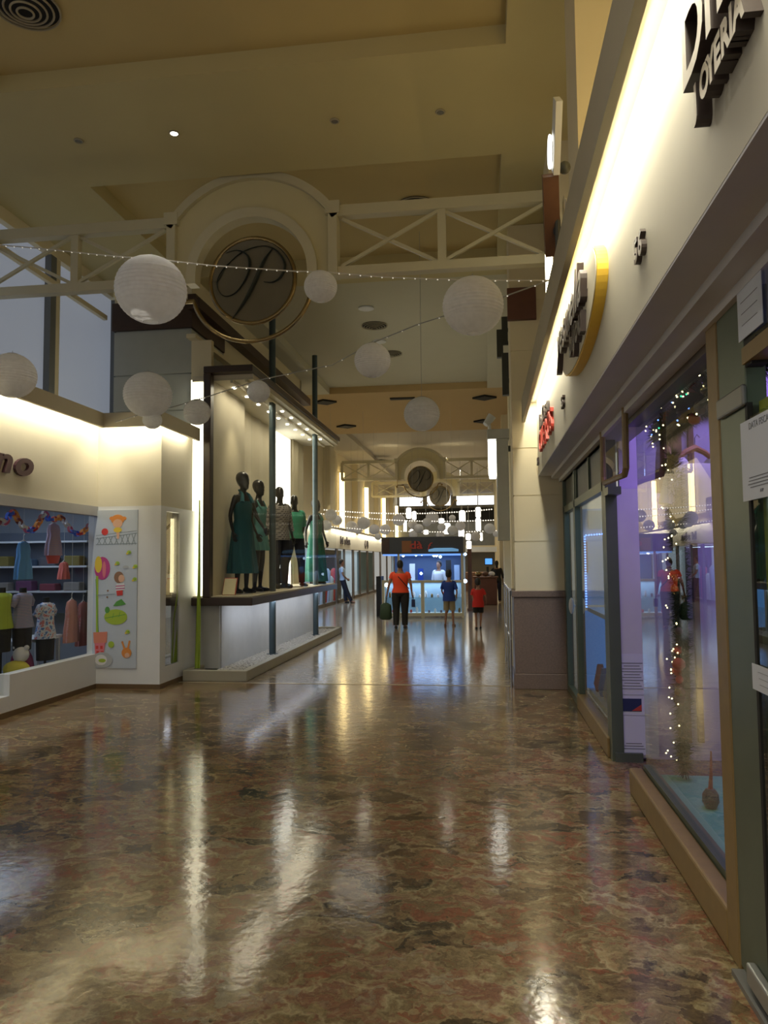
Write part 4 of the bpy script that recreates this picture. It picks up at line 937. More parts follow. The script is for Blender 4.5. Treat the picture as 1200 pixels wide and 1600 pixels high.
oval(186, 902, 8, 9, 'brown'); oval(190, 904, 5, 6, 'skin'); poly([(182, 912), (194, 911), (195, 922), (181, 923)], 'white'); line((181, 916), (195, 915), 1.5, 'magenta'); line((181, 920), (195, 919), 1.5, 'magenta'); poly([(182, 923), (192, 922), (192, 930), (183, 931)], 'red')
poly([(177, 947), (182, 940), (190, 936), (197, 944), (190, 946), (183, 947)], 'green'); oval(181, 964, 19, 12, 'lime'); oval(181, 966, 14, 8, 'lime'); line((164, 966), (196, 960), 1, 'green'); line((176, 966), (178, 958), .8, 'green'); line((186, 964), (188, 956), .8, 'green'); oval(168, 953, 4, 5, 'green')
poly([(146, 988), (168, 987), (167, 1004), (147, 1005)], 'terra'); poly([(148, 1005), (165, 1004), (162, 1024), (149, 1025)], 'pink')
for u, v in ((150, 1009), (157, 1009), (151, 1017), (158, 1017)): poly([(u, v), (u+4, v), (u+4, v+5), (u, v+5)], 'red')
oval(160, 1031, 17, 12, 'lgrey'); oval(158, 1031, 10, 8, 'white'); oval(160, 1032, 6, 3, 'lime')
oval(174, 1007, 5, 5, 'lime'); oval(198, 1020, 8, 8, 'orange'); oval(199, 1024, 4, 4, 'skin'); line((191, 1002), (195, 1014), 3, 'orange'); line((203, 1001), (200, 1014), 3, 'orange')
for u, v in ((202, 863), (184, 880), (212, 885), (211, 905), (200, 987)): oval(u, v, 3.5, 3, 'lime'); oval(u-3, v+2, 1.6, 1.6, 'yellow'); oval(u+1, v, 1, 1, 'green')
oval(197, 886, 5, 2.5, 'lgrey'); oval(169, 923, 1.5, 1.5, 'brown'); oval(168, 933, 1.5, 1.5, 'brown'); line((152, 930), (180, 928), .8, 'grey')
tag(art.build('wall_print', cols), 'tall white print with a painted flower pot, children and leaves', 'wall print')
# mirrored side vitrine
r = thing('side_vitrine', 'narrow glazed vitrine in the side of the white left corner', 'vitrine', (-4.2, 9.62, .3))
MB().box(-4.15, -4.142, 9.42, 9.86, .27, 2.27).build('glass', glass_mat('vitrine_glass', (.5, .48, .42), 1.5, 4.0), r)
MB().box(-4.50, -4.27, 9.40, 9.88, .27, 2.27).build('inner_back', M('beige_vitrine_lining', (.28, .22, .13), .6), r)
MB().box(-4.24, -4.2, 9.80, 9.83, 1.2, 2.2).build('tube_lamp', m_tube, r)
# interior
struct('wall_left_shop_back', MB().box(-7.6, -7.5, 3.0, 12, 0, 2.6), M('shop_grey_blue_wall', (.34, .38, .44), .8))
struct('wall_left_shop_end', MB().box(-7.5, -5.12, 10.4, 10.5, 0, 2.6), M('shop_grey_wall', (.40, .44, .50), .8))
struct('ceiling_left_shop', MB().box(-7.6, -5.2, 3.0, 10.5, 2.5, 2.6), M('shop_white_ceiling', (.7, .74, .8), .8))
area('shop_light', (-6.2, 8.0, 2.46), 1.2, 3.2, 24, (.62, .76, 1.0))
def cl(px, py, x): return atX(px, py, x)
def hung_dress(px, py0, py1, x, w_, mat, label, mat2=None, name='child_outfit', rot=PI/2, top=2.5):
    a = cl(px, py0, x); b = cl(px, py1, x); h = a.z-b.z
    r = thing(name, label, 'clothing', (a.x, a.y, b.z), rot)
    MB().rings([(0, 0, 0, w_*.55, .06), (0, 0, h*.3, w_*.50, .06), (0, 0, h*.6, w_*.36, .055), (0, 0, h*.8, w_*.40, .05), (0, 0, h*.95, w_*.34, .035), (0, 0, h, w_*.12, .02)], 36, cap=False, fn=lambda t, an: 1+.10*(1-t)*math.sin(an*9)).build('garment', mat, r, smooth=True, local=True)
    if mat2: MB().rings([(0, 0, -.10, w_*.30, .05), (0, 0, .02, w_*.5, .055)], 24, cap=False).build('shorts', mat2, r, smooth=True, local=True)
    MB().tube([(-w_*.3, 0, h*.94), (0, 0, h+.02), (w_*.3, 0, h*.94)], .006, 6).tube([(0, 0, h+.02), (0, 0, h+.07), (.02, 0, h+.09)], .004, 6).tube([(0, 0, h+.07), (0, 0, top-b.z)], .002, 4).build('hanger', m_wirew, r, local=True)
    return r
hung_dress(84, 818, 868, -5.35, .30, stripes('pink_blue_stripe', (.55, .30, .32), (.25, .30, .50), 26), "child's striped dress hanging over red shorts in the left window", m_red)
hung_dress(100, 878, 905, -5.6, .20, M('coral_cloth', (.75, .18, .14), .8), 'small coral garment hanging below the paper chain')
hung_dress(37, 846, 905, -5.35, .28, M('sky_blue_cloth', (.10, .30, .65), .8), 'blue child outfit hanging at the left of the shop window')
hung_dress(112, 937, 1003, -5.35, .30, stripes('red_white_check', (.55, .20, .16), (.65, .48, .42), 40, 'X', True), 'red checked child jacket on the right of the window, front one')
hung_dress(130, 940, 1008, -5.55, .30, stripes('red_white_check_two', (.50, .12, .10), (.6, .45, .40), 36, 'X', True), 'red checked child jacket behind the front one')
def child_form(px, py0, py1, x, mat, label, skirt=None, headless=True):
    a = cl(px, py0, x); b = cl(px, py1, x); h = a.z-b.z
    r = thing('dress_form', label, 'mannequin', (a.x, a.y, .14), PI/2)
    z0 = b.z-.14
    MB().rings([(0, 0, z0, .16, .11), (0, 0, z0+h*.35, .125, .09), (0, 0, z0+h*.6, .11, .085), (0, 0, z0+h*.85, .13, .085), (0, 0, z0+h*.93, .12, .06), (0, 0, z0+h*.98, .05, .04)], 28, cap=False, fn=lambda t, an: 1+.05*(1-t)*math.sin(an*8)).build('garment', mat, r, smooth=True, local=True)
    MB().rings([(0, 0, z0+h*.90, .045, .04), (0, 0, z0+h*1.12, .042, .038)], 20).build('neck', m_blackm, r, smooth=True, local=True)
    MB().rings([(0, 0, 0, .13, .13), (0, 0, .02, .13, .13)], 20).tube([(0, 0, .02), (0, 0, z0+.1)], .015, 8).build('stand', m_blackm, r, local=True)
    for s_ in (-1, 1): MB().tube([(s_*.11, 0, z0+h*.88), (s_*.17, 0, z0+h*.72), (s_*.18, .02, z0+h*.62)], [.045, .042, .04], 10).build('sleeve', mat, r, smooth=True, local=True)
    if skirt: MB().rings([(0, 0, z0-.26, .12, .09), (0, 0, z0+.02, .13, .10)], 24).build('skirt', skirt, r, smooth=True, local=True)
child_form(72, 940, 997, -5.32, floral('blue_floral', (.62, .66, .74), (.10, .20, .50), (.6, .2, .2)), 'black dress form in white and blue flowered child dress', m_blackm)
child_form(36, 925, 980, -5.38, stripes('blue_plaid', (.10, .20, .42), (.55, .40, .40), 18), 'dress form in blue and red striped child shirt', m_blackm)
child_form(3, 925, 982, -5.45, M('lime_yellow_cloth', (.40, .50, .06), .8), 'dress form in lime yellow child top at the left edge', m_blackm)
# soft toys / heap
hp = MB(); pc = cl(26, 1030, -5.35)
r = thing('soft_toy', 'yellow and white soft toy lying at the bottom of the left window', 'toy', (pc.x, pc.y, .30))
MB().ell((0, 0, .10), (.15, .13, .10)).build('body', M('yellow_plush', (.65, .55, .08), .9), r, smooth=True, local=True)
MB().ell((.02, .05, .26), .09).ell((-.05, .05, .34), .03).ell((.09, .05, .34), .03).build('head', M('white_plush', (.7, .68, .66), .9), r, smooth=True, local=True)
struct('trim_41', MB().box(-5.9, -5.1, 6.8, 9.2, .06, .30), M('shop_window_deck', (.20, .22, .27), .5))
t = thing('display_table', 'low white display table behind the flowered dress form', 'table', (-5.55, 8.6, .3))
MB().box(-5.75, -5.40, 8.2, 9.15, .66, .70).build('table_top', m_white, t); [MB().box(x_, x_+.04, y_, y_+.04, .30, .66).build('leg', m_white, t) for x_ in (-5.74, -5.45) for y_ in (8.22, 9.08)]
tag(MB().rings([(-5.5, 8.45, .30, .17, .12), (-5.5, 8.45, .5, .12, .10), (-5.5, 8.45, .62, .05, .05)], 24).build('folded_skirt', M('magenta_cloth', (.30, .05, .16), .8), smooth=True), 'magenta child skirt propped under the white table', 'clothing')
cb = thing('shop_cabinet', 'white open cabinet standing inside the left shop', 'cabinet', (-6.4, 8.6, 0))
MB().box(-6.6, -6.2, 7.9, 8.3, 0, 2.1).box(-6.6, -6.2, 8.7, 9.0, 0, 2.1).build('side_panel', M('cabinet_white', (.50, .53, .58), .6), cb)
for zz in (.5, .95, 1.4, 1.85): MB().box(-6.58, -6.22, 8.3, 8.7, zz, zz+.03).build('shelf', m_white, cb)
sh = thing('shop_shelf', 'dark shelving with folded clothes at the back of the left shop', 'shelf', (-7.0, 9.8, 0))
MB().box(-7.4, -5.5, 10.1, 10.38, .9, 2.05).build('back', M('slate_shelf_back', (.10, .12, .16), .7), sh)
for zz in (1.2, 1.55, 1.9): MB().box(-7.4, -5.5, 9.9, 10.1, zz, zz+.025).build('shelf', m_white, sh)
cc = [(.5, .1, .15), (.15, .3, .5), (.6, .55, .5), (.2, .2, .25), (.35, .12, .3), (.5, .4, .1)]
fm_ = [M('folded_%s' % n_, tuple(q_*.45 for q_ in c_), .8) for n_, c_ in zip(('red', 'blue', 'beige', 'slate', 'plum', 'mustard'), cc)]
lb = ['red', 'blue', 'beige', 'slate', 'plum', 'mustard']; pos_ = ['leftmost', 'second', 'third', 'fourth', 'rightmost']; lv = ['lower', 'middle']
for i in range(5):
    for j in range(2):
        q = (i*2+j*3) % 6; x0 = -7.3+i*.36
        tag(MB().box(x0, x0+.24, 9.92, 10.08, 1.225+.35*j, 1.225+.35*j+.10+.02*((i+j) % 3)).build('folded_clothes', fm_[q], bevel=.015), '%s folded clothes, %s on the %s back shelf of the left shop' % (lb[q], pos_[i], lv[j]), 'clothing', 'folded clothes on the back shelf')
# paper chain
pcn = thing('paper_chain', 'colourful paper chain draped across the top of the left shop window', 'garland', tuple(cl(75, 800, -5.2)))
cp = [(-10, 826), (0, 812), (8, 818), (15, 803), (22, 800), (28, 812), (36, 823), (44, 829), (52, 828), (60, 818), (66, 806), (70, 801), (76, 812), (88, 811), (95, 808), (103, 818), (112, 830), (122, 835), (132, 830), (140, 820), (147, 806)]
pcol = [M('paper_%s' % n_, c_, .6) for n_, c_ in (('orange', (.8, .3, .04)), ('red', (.6, .05, .05)), ('blue', (.05, .15, .75)), ('pink', (.6, .12, .25)), ('white', (.7, .7, .72)), ('maroon', (.25, .05, .05)))]
pw_ = [cl(px, py, -5.2) for px, py in cp]; li = 0
for a, b in zip(pw_[:-1], pw_[1:]):
    for s_ in (.25, .75):
        c = a.lerp(b, s_); d = (b-a).normalized(); n = d.cross(Vector((1, 0, 0))).normalized()
        if li % 2: n2 = n
        else: n2 = Vector((1, 0, 0))
        pts_ = [c+d*.048*math.cos(t)+n2*.036*math.sin(t) for t in [2*PI*i/14 for i in range(14)]]
        ax = d.cross(n2).normalized(); mb = MB(); k = 0
        for p_ in pts_:
            for s2 in (-1, 1): mb.v.append(p_+ax*.016*s2)
        for p_ in pts_:
            for s2 in (-1, 1): mb.v.append(c+(p_-c)*.93+ax*.016*s2)
        n_ = 14
        for i in range(n_):
            j = (i+1) % n_
            mb.face((2*i, 2*j, 2*j+1, 2*i+1)); mb.face((28+2*i, 28+2*j, 28+2*j+1, 28+2*i+1)); mb.face((2*i, 2*j, 28+2*j, 28+2*i)); mb.face((2*i+1, 2*j+1, 28+2*j+1, 28+2*i+1))
        mb.build('link', pcol[(li*5+li//3) % 6], pcn); li += 1

# ================================================================== RIGHT SIGNS
def two_tone_text(root, body, size, ext, M4, sx, shear=0, face=m_letterf, side=m_letter, each='letter'):
    mb = MB(); mb.text(body, size, ext, M4, sx, shear, offset=.006)
    me = mb
    n = (M4.to_3x3() @ Vector((0, 0, 1))).normalized()
    for i, f in enumerate(me.f):
        if len(f) >= 3:
            a, b, c = me.v[f[0]], me.v[f[1]], me.v[f[2]]; nn = (b-a).cross(c-a)
            me.mi[i] = 0 if nn.length > 0 and abs(nn.normalized().dot(n)) > .7 else 1
    return me.build(each, [face, side], root)
s = thing('shop_sign', 'large raised letters DIE above smaller JOYERIA on the right fascia', 'sign', (.66, 2.1, 2.9))
for i, ch in enumerate('DIE'):
    yy_ = (2.34, 2.10, 2.00)[i]; two_tone_text(s, ch, .33, .06, wallM(yy_, 3.02, .655, 1), 1.0)
yy_ = 2.25
for ch, wd in zip('JOYERIA', (.07, .085, .075, .07, .08, .035, .08)):
    two_tone_text(s, ch, .12, .05, wallM(yy_, 2.90, .66, 1), .9); yy_ -= wd*.85
s = thing('oval_shop_sign', 'white oval sign with gold edge and dark script yesmella', 'sign', (.66, 5.0, 2.85))
ov = [(.95*math.cos(2*PI*i/64), .30*math.sin(2*PI*i/64)) for i in range(64)]
mo = wallM(5.0, 3.17, .68, 1)
k_ = MB(); k_.prism(ov, mo, .06); k_.build('edge', m_yellow, s, label='gold yellow edge')
MB().prism([(a*.985, b*.95) for a, b in ov], wallM(5.0, 3.17, .619, 1), .004).build('face', m_fascia, s, label='white oval face')
yy_ = 5.86
for ch, wd in zip('yesmella', (.20, .20, .17, .31, .20, .10, .10, .2)):
    MB().text(ch, .36, .04, wallM(yy_, 3.11, .595, 1), 1.15, .3, offset=.008).build('letter', m_letter, s); yy_ -= wd
yy_ = 5.12
for ch, wd in zip('bijou', (.17, .08, .08, .17, .17)):
    MB().text(ch, .22, .035, wallM(yy_, 2.95, .60, 1), 1.2, .2, offset=.010).build('letter', m_letter, s); yy_ -= wd
s = thing('red_shop_sign', 'small dark and red raised sign near the far end of the right fascia', 'sign', (.66, 8.1, 2.8))
yy_ = 8.9
for ch, wd in zip('La Casa', (.15, .2, .1, .22, .2, .18, .2)):
    if ch != ' ': MB().text(ch, .26, .03, wallM(yy_, 3.10, .665, 1), 1.1).build('letter', m_letter, s)
    yy_ -= wd
yy_ = 9.0
for ch, wd in zip('CUEROS', (.30, .30, .28, .30, .32, .26)):
    MB().text(ch, .34, .03, wallM(yy_, 2.84, .665, 1), 1.15).build('letter', m_red, s); yy_ -= wd
def number(txt, y, z, size, label):
    s = thing('number_sign', label, 'sign', (.67, y, z)); yq = y
    for ch in txt: MB().text(ch, size, .025, wallM(yq, z, .67, 1), 1.1, offset=.004).build('digit', m_letter, s); yq -= size*.62
number('56', 3.29, 2.855, .14, 'dark raised number 56 on the right fascia')
number('55', 6.45, 2.86, .13, 'dark raised number between the oval sign and the red sign')
number('54', 9.5, 2.76, .12, 'tiny raised number at the far end of the right fascia')
# flood light fitting on the lip
r = thing('flood_light', 'white framed flood light fitting standing on the right lip by the truss', 'light fitting', (.52, 5.0, 3.6))
MB().bar((.50, 4.62, 4.45), (.50, 4.88, 4.12), .04, .22, (0, .6, .8)).build('front_frame', m_white, r)
MB().bar((.47, 4.92, 4.12), (.50, 5.20, 3.70), .10, .16, (0, .6, .8)).build('rear_plate', m_woodd, r)
MB().tube([(.465, 4.85+.08*math.cos(t), 4.24+.10*math.sin(t)) for t in [2*PI*i/20 for i in range(20)]], .009, 8, closed=True).build('lamp_ring', m_panelw, r, smooth=True)
MB().ell((.50, 4.85, 4.24), (.03, .08, .10)).build('reflector', m_chrome, r, smooth=True)
MB().tube([(.52, 5.0, 3.60), (.52, 5.02, 3.85), (.49, 5.0, 4.15)], .02, 8).ell((.55, 4.8, 4.10), .04).ell((.52, 5.05, 3.80), (.03, .04, .04)).build('bracket', m_alumd, r, smooth=True)
MB().tube([(.53, 5.0, 3.70), (.55, 4.8, 3.68), (.53, 4.6, 3.80)], .006, 6).build('cable', m_wirew, r)
m_navyp = M('navy_print', (.02, .03, .10), .5)
# notices
def notice(y0, y1, z0, z1, x, label, name='notice', head=None, foot=None, rows=6, block=None, side=1):
    r = thing(name, label, 'notice', (x, (y0+y1)/2, z0)); wdt = y0-y1; h = z1-z0
    MB().box(x-.003, x, y1, y0, z0, z1).build('sheet', m_paper, r)
    mb = MB()
    if head: mb.text(head, h*.12, .001, wallM((y0+y1)/2, z1-h*.13, x-.0035, 1), 1.0, align='CENTER')
    if foot: mb.text(foot, h*.06, .001, wallM((y0+y1)/2, z0+h*.07, x-.0035, 1), 1.0, align='CENTER')
    rr = random.Random(int(y0*100))
    for i in range(rows):
        zz = z0+h*(.15+.7*(i+.5)/rows) if not block else z0+h*(.13+.16*(i+.5)/rows); q = wdt*(.36-.08*rr.random())
        mb.box(x-.0042, x-.003, (y0+y1)/2-q, (y0+y1)/2+q, zz, zz+h*.010)
    mb.build('print', m_ink, r)
    return r
notice(2.88, 2.50, 1.80, 2.085, .935, 'white tax notice headed DATA FISCAL on the near glass door', head='DATA FISCAL', foot='AFIP', rows=4, block=True)
notice(2.86, 2.45, 1.135, 1.225, .935, 'small white notice low on the near glass door', rows=3)
def notice_front(z0, z1, label, head=None, rows=6, block=False):
    x0, x1, y = 1.02, 1.255, 6.275; r = thing('notice', label, 'notice', ((x0+x1)/2, y, z0)); h = z1-z0; xm = (x0+x1)/2
    MB().box(x0, x1, y-.002, y, z0, z1).build('sheet', m_paper, r); mb = MB()
    if head: mb.text(head, .035, .001, wallM(y-.003, z1-.05, xm, 0), 1.0, align='CENTER')
    for i in range(rows):
        zz = z0+h*((.10+.70*(i+.5)/rows) if not block else (.12+.2*(i+.5)/rows)); q = .085-.012*(i % 3); mb.box(xm-q, xm+q, y-.0034, y-.002, zz, zz+.006)
    if mb.v: mb.build('print', m_ink, r)
    return r
notice_front(.52, .84, 'white printed sheet, topmost of three stacked on the middle door', None, 10)
r = notice_front(.36, .515, 'sheet with dark blue and red card between two white sheets', None, 0)
MB().box(1.05, 1.205, 6.270, 6.273, .39, .49).build('card', m_navyp, r, label='navy blue card')
MB().prism([(1.13, .395), (1.205, .395), (1.205, .445)], Matrix(((1, 0, 0, 0), (0, 0, -1, 6.270), (0, 1, 0, 0), (0, 0, 0, 1))), .001).build('card_corner', m_red, r)
notice_front(.05, .355, 'white printed sheet, lowest of three stacked on the middle door', None, 3, True)
notice(2.86, 2.62, 2.38, 2.56, .935, 'pale notice behind the transom above the near door', rows=3)
# Christmas garland in window
def tinsel(pts, rad, n, label, name='garland', mats=(m_leaf,), orn=None, nb=0, bulbs=None, seed=1):
    rr = random.Random(seed); r = thing(name, label, 'garland', pts[0]); mb = MB(); L_ = [0]
    for a, b in zip(pts[:-1], pts[1:]): L_.append(L_[-1]+(Vector(b)-Vector(a)).length)
    def pos(t):
        t *= L_[-1]
        for j in range(len(pts)-1):
            if t <= L_[j+1]+1e-6: return Vector(pts[j]).lerp(Vector(pts[j+1]), (t-L_[j])/(L_[j+1]-L_[j]))
        return Vector(pts[-1])
    for i in range(n):
        p = pos(rr.random()); d = Vector((rr.gauss(0, 1), rr.gauss(0, 1), rr.gauss(0, 1))).normalized(); q = p+d*rad*rr.uniform(.6, 1.1)
        s_ = d.cross(Vector((rr.random(), rr.random(), 1))).normalized()*.006; k = len(mb.v); mb.v += [p-s_, p+s_, q]; mb.face((k, k+1, k+2))
    mb.build('needles', mats[0], r)
    for i in range(orn or 0):
        p = pos(rr.random())+Vector((-rad*.3, rr.uniform(-.6, .6)*rad, rr.uniform(-.9, .4)*rad)); MB().ell(p, rr.uniform(.025, .045), 12, 8).build('ornament', (m_red, m_brass, m_plum)[i % 3], r, smooth=True)
    sph = [MB().ell((0, 0, 0), .0055, 6, 4).build('bulb', m_) for m_ in (bulbs or [m_bulb])]
    for i in range(nb):
        p = pos(rr.random())+Vector((-rad*rr.uniform(.3, 1.0), rr.uniform(-1, 1)*rad, rr.uniform(-1, .8)*rad)); o = bpy.data.objects.new('bulb', sph[rr.choice(range(len(sph)))].data); COL.objects.link(o); o.parent = r; o.location = p-Vector(pts[0])
    for o in sph: bpy.data.objects.remove(o)
tinsel([(1.2, 3.45, 2.47), (1.2, 4.3, 2.47), (1.2, 5.35, 2.44)], .12, 9000, 'dark green lit garland along the top of the right shop window', orn=12, nb=42, bulbs=[m_bulb, m_bulb, m_bulb, m_bulb, m_bulb, m_bulbb, m_bulbg], seed=2)
tinsel([(1.28, 5.35, 2.30), (1.30, 5.32, 1.5), (1.28, 5.30, .2)], .10, 6500, 'green lit garland hanging down the far side of the right window', orn=14, nb=56, seed=5)
# shirt on hanger, cap, wreath etc. inside
r = thing('hanging_shirt', 'pale shirt with wooden hanger in the purple-lit shop window', 'clothing', (1.46, 5.45, 1.22), math.radians(25))
S_ = Matrix.Translation((0, 0, -.42))
mb = MB(); rows = torso_rows(1, .02, 1.0, .90, 1.47); mb.rings(rows, 30, cap=False, fn=lambda t, a: 1+.02*math.sin(a*6+t*8))
for sd in (-1, 1): limb(mb, [(sd*.10, 0, 1.44), (sd*.17, 0, 1.42), (sd*.25, 0, 1.16)], [.055, .06, .055])
mb.xf(S_).build('shirt', M('lilac_shirt_cloth', (.80, .74, .78), .8), r, smooth=True, local=True)
MB().tube([(-.19, 0, 1.03), (-.08, 0, 1.11), (0, 0, 1.14), (.08, 0, 1.11), (.19, 0, 1.03)], [.012, .02, .024, .02, .012], 8).build('hanger', M('orange_wood', (.45, .18, .07), .5), r, smooth=True, local=True)
MB().tube([(0, 0, 1.15), (0, 0, 1.21), (.02, 0, 1.235), (.04, 0, 1.215)], .004, 6).build('hook', m_chrome, r, local=True)
r = thing('timber_screen', 'wide wooden frame standing behind the hanging shirt', 'frame', (2.05, 6.3, .15))
MB().box(1.50, 1.58, 6.28, 6.35, .15, 2.82).build('rail', m_woodd, r); MB().box(2.55, 2.63, 6.28, 6.35, .15, 2.82).build('rail', m_woodd, r); MB().box(1.58, 2.55, 6.28, 6.35, 2.74, 2.82).build('rail', m_woodd, r); MB().box(1.64, 1.68, 6.30, 6.35, .15, 2.70).build('inner_rail', m_woodd, r)
hung = hung_dress(1036, 690, 770, 1.30, .18, M('brown_hat_felt', (.20, .09, .05), .8), 'brown small garment hanging left of the shirt', name='garment', top=3.3)
tr_ = thing('ornament_basket', 'small dark beaded basket with a tall red handle in the window', 'basket', tuple(Vector((1.28, 4.72, .14))))
MB().rings([(0, 0, 0, .03, .03), (0, 0, .04, .048, .048), (0, 0, .08, .045, .045), (0, 0, .11, .025, .025)], 20, fn=lambda t, a: 1+.05*math.sin(a*10+t*20)).build('bowl', M('dark_beads', (.10, .08, .07), .3, bump=1., bscale=120), tr_, smooth=True, local=True)
MB().tube([(0, 0, .10), (.01, .01, .2), (.02, .03, .32)], [.014, .009, .005], 8).build('handle', M('red_ribbon', (.35, .05, .04), .6), tr_, smooth=True, local=True)
r = thing('green_tuft', 'bright green ruffled tuft behind the near door glass', 'decoration', (1.02, 3.02, 1.50))
mb = MB(); rr = random.Random(9)
for i in range(260):
    d = Vector((rr.gauss(0, .5), rr.gauss(0, 1), rr.gauss(0, .5))).normalized(); q = Vector((0, 0, 0))+Vector((d.x*.03, d.y*.10, d.z*.05)); s_ = Vector((.004, 0, .01)); k = len(mb.v); mb.v += [Vector((0, d.y*.05, 0))-s_, Vector((0, d.y*.05, 0))+s_, q]; mb.face((k, k+1, k+2))
mb.build('leaves', M('bright_green_paper', (.05, .5, .12), .6), r, local=True)
# LED outline and goods in far window bay
def led_rect(p, lab, n=40):
    sph = MB().ell((0, 0, 0), .010, 6, 4).build('bulb', m_bulbb); r = thing('led_string', lab, 'string lights', p[0]); MB().tube(p, .004, 5).build('cable', m_wire, r)
    L_ = [0]
    for a, b in zip(p[:-1], p[1:]): L_.append(L_[-1]+(Vector(b)-Vector(a)).length)
    for i in range(n):
        t = (i+.5)/n*L_[-1]
        for j in range(len(p)-1):
            if t <= L_[j+1]:
                q = Vector(p[j]).lerp(Vector(p[j+1]), (t-L_[j])/(L_[j+1]-L_[j])); break
        o = bpy.data.objects.new('bulb', sph.data); COL.objects.link(o); o.parent = r; o.location = q-Vector(p[0])
    bpy.data.objects.remove(sph)
led_rect([(1.40, 8.30, 1.86), (1.07, 8.36, 1.84), (1.07, 8.37, 1.80), (1.07, 8.38, 1.06)], 'blue LED string outlining the far shop window panel')
tag(MB().box(1.05, 1.60, 8.42, 8.45, 1.10, 2.14).build('white_backboard', m_white), 'white backboard behind the blue LED outline', 'board')
tag(MB().box(1.12, 1.50, 8.405, 8.42, 1.92, 2.12).build('window_poster', M('cream_poster', (.60, .57, .42), .6)), 'cream poster at the top of the far shop window', 'poster')
tag(MB().box(1.06, 1.10, 8.40, 8.42, 1.45, 1.78).build('orange_poster', M('orange_poster', (.6, .16, .05), .6)), 'small orange poster beside the blue LED string', 'poster')
cs = thing('window_counter', 'low blue-lit counter in the far right shop window', 'counter', (1.3, 7.6, 0))
MB().box(1.08, 1.45, 7.0, 8.4, 1.04, 1.08).build('counter_top', m_white, cs); MB().box(1.08, 1.45, 7.0, 8.4, .16, .22).build('plinth', m_white, cs)
MB().box(1.05, 1.60, 8.40, 8.45, .22, 1.04).build('back', emit('blue_lit_panel', (.06, .22, .62), .75), cs, label='glowing blue back panel')
for i, (y_, c_) in enumerate(((7.3, (.05, .12, .5)), (7.6, (.5, .5, .55)), (7.9, (.06, .2, .6)), (8.2, (.4, .1, .1)))):
    tag(MB().rings([(1.17, y_, .22, .05, .05), (1.17, y_, .30, .07, .07), (1.17, y_, .42, .045, .045), (1.17, y_, .50, .03, .03)], 16).build('glass_vase', M('vase_%d' % i, c_, .2), smooth=True), ['dark blue vase nearest in the blue-lit counter', 'silver grey vase second in the blue-lit counter', 'blue vase third in the blue-lit counter', 'dark red vase farthest in the blue-lit counter'][i], 'vase', 'vases in the blue-lit counter')

# ================================================================== FAR CORRIDOR
# railing by pillar
rl = thing('metal_railing', 'thin chrome railing running away beside the right pillar', 'railing', (.31, 10.6, 0))
for yy in (9.75, 10.9, 12.1): MB().tube([(.30, yy, 0), (.30, yy, 1.22)], .016, 10).build('post', m_chrome, rl, smooth=True)
MB().tube([(.30, 9.72, 1.22), (.30, 12.2, 1.22)], .02, 10).build('top_rail', m_chrome, rl, smooth=True)
MB().tube([(.30, 9.72, .6), (.30, 12.2, .6)], .010, 8).build('lower_rail', m_chrome, rl, smooth=True)
# banner light box
bx = thing('lightbox_sign', 'tall grey hanging light box with a glowing white upper part, beside the pillar', 'light box', (.3, 14, 1.95))
MB().box(.24, .46, 13.95, 14.3, 1.95, 3.82).build('cabinet', m_ltgrey, bx, bevel=.01)
MB().box(.08, .48, 13.93, 14.3, 3.82, 4.0).build('cap', m_ltgrey, bx, bevel=.01)
MB().rings([(.17, 14.1, 3.10, .06, .08), (.17, 14.1, 3.2, .08, .10), (.17, 14.1, 3.8, .08, .10)], 20).build('lamp', emit('lightbox_lamp', (1, .97, .85), 4), bx)
MB().box(.46, .95, 14.05, 14.15, 3.6, 3.7).build('bracket', m_alumd, bx)
sl = thing('spotlight', 'white spotlight standing on top of the hanging light box', 'spotlight', (.15, 14.05, 4.0))
MB().tube([(.13, 14.05, 4.0), (.12, 14.05, 4.12)], .03, 10).build('foot', m_white, sl); MB().tube([(.05, 14.0, 4.10), (.13, 14.05, 4.20), (.18, 14.05, 4.27)], [.05, .075, .08], 14).build('head', m_white, sl, smooth=True)
for i, (x_, z0_, z1_) in enumerate(((.36, 4.2, 4.75), (.30, 4.95, 5.3), (.40, 5.35, 5.7))):
    tag(MB().box(x_-.05, x_+.05, 11.5+i*.6, 11.6+i*.6, z0_-.1, z1_).box(x_, .95, 11.53+i*.6, 11.57+i*.6, z0_+.1, z0_+.16).build('wall_bracket_lamp', m_alumd), ['dark fitting on the wall just above the spotlight', 'dark fitting on the wall in the middle beside the pillar', 'dark fitting on the wall highest beside the pillar'][i], 'light fitting')
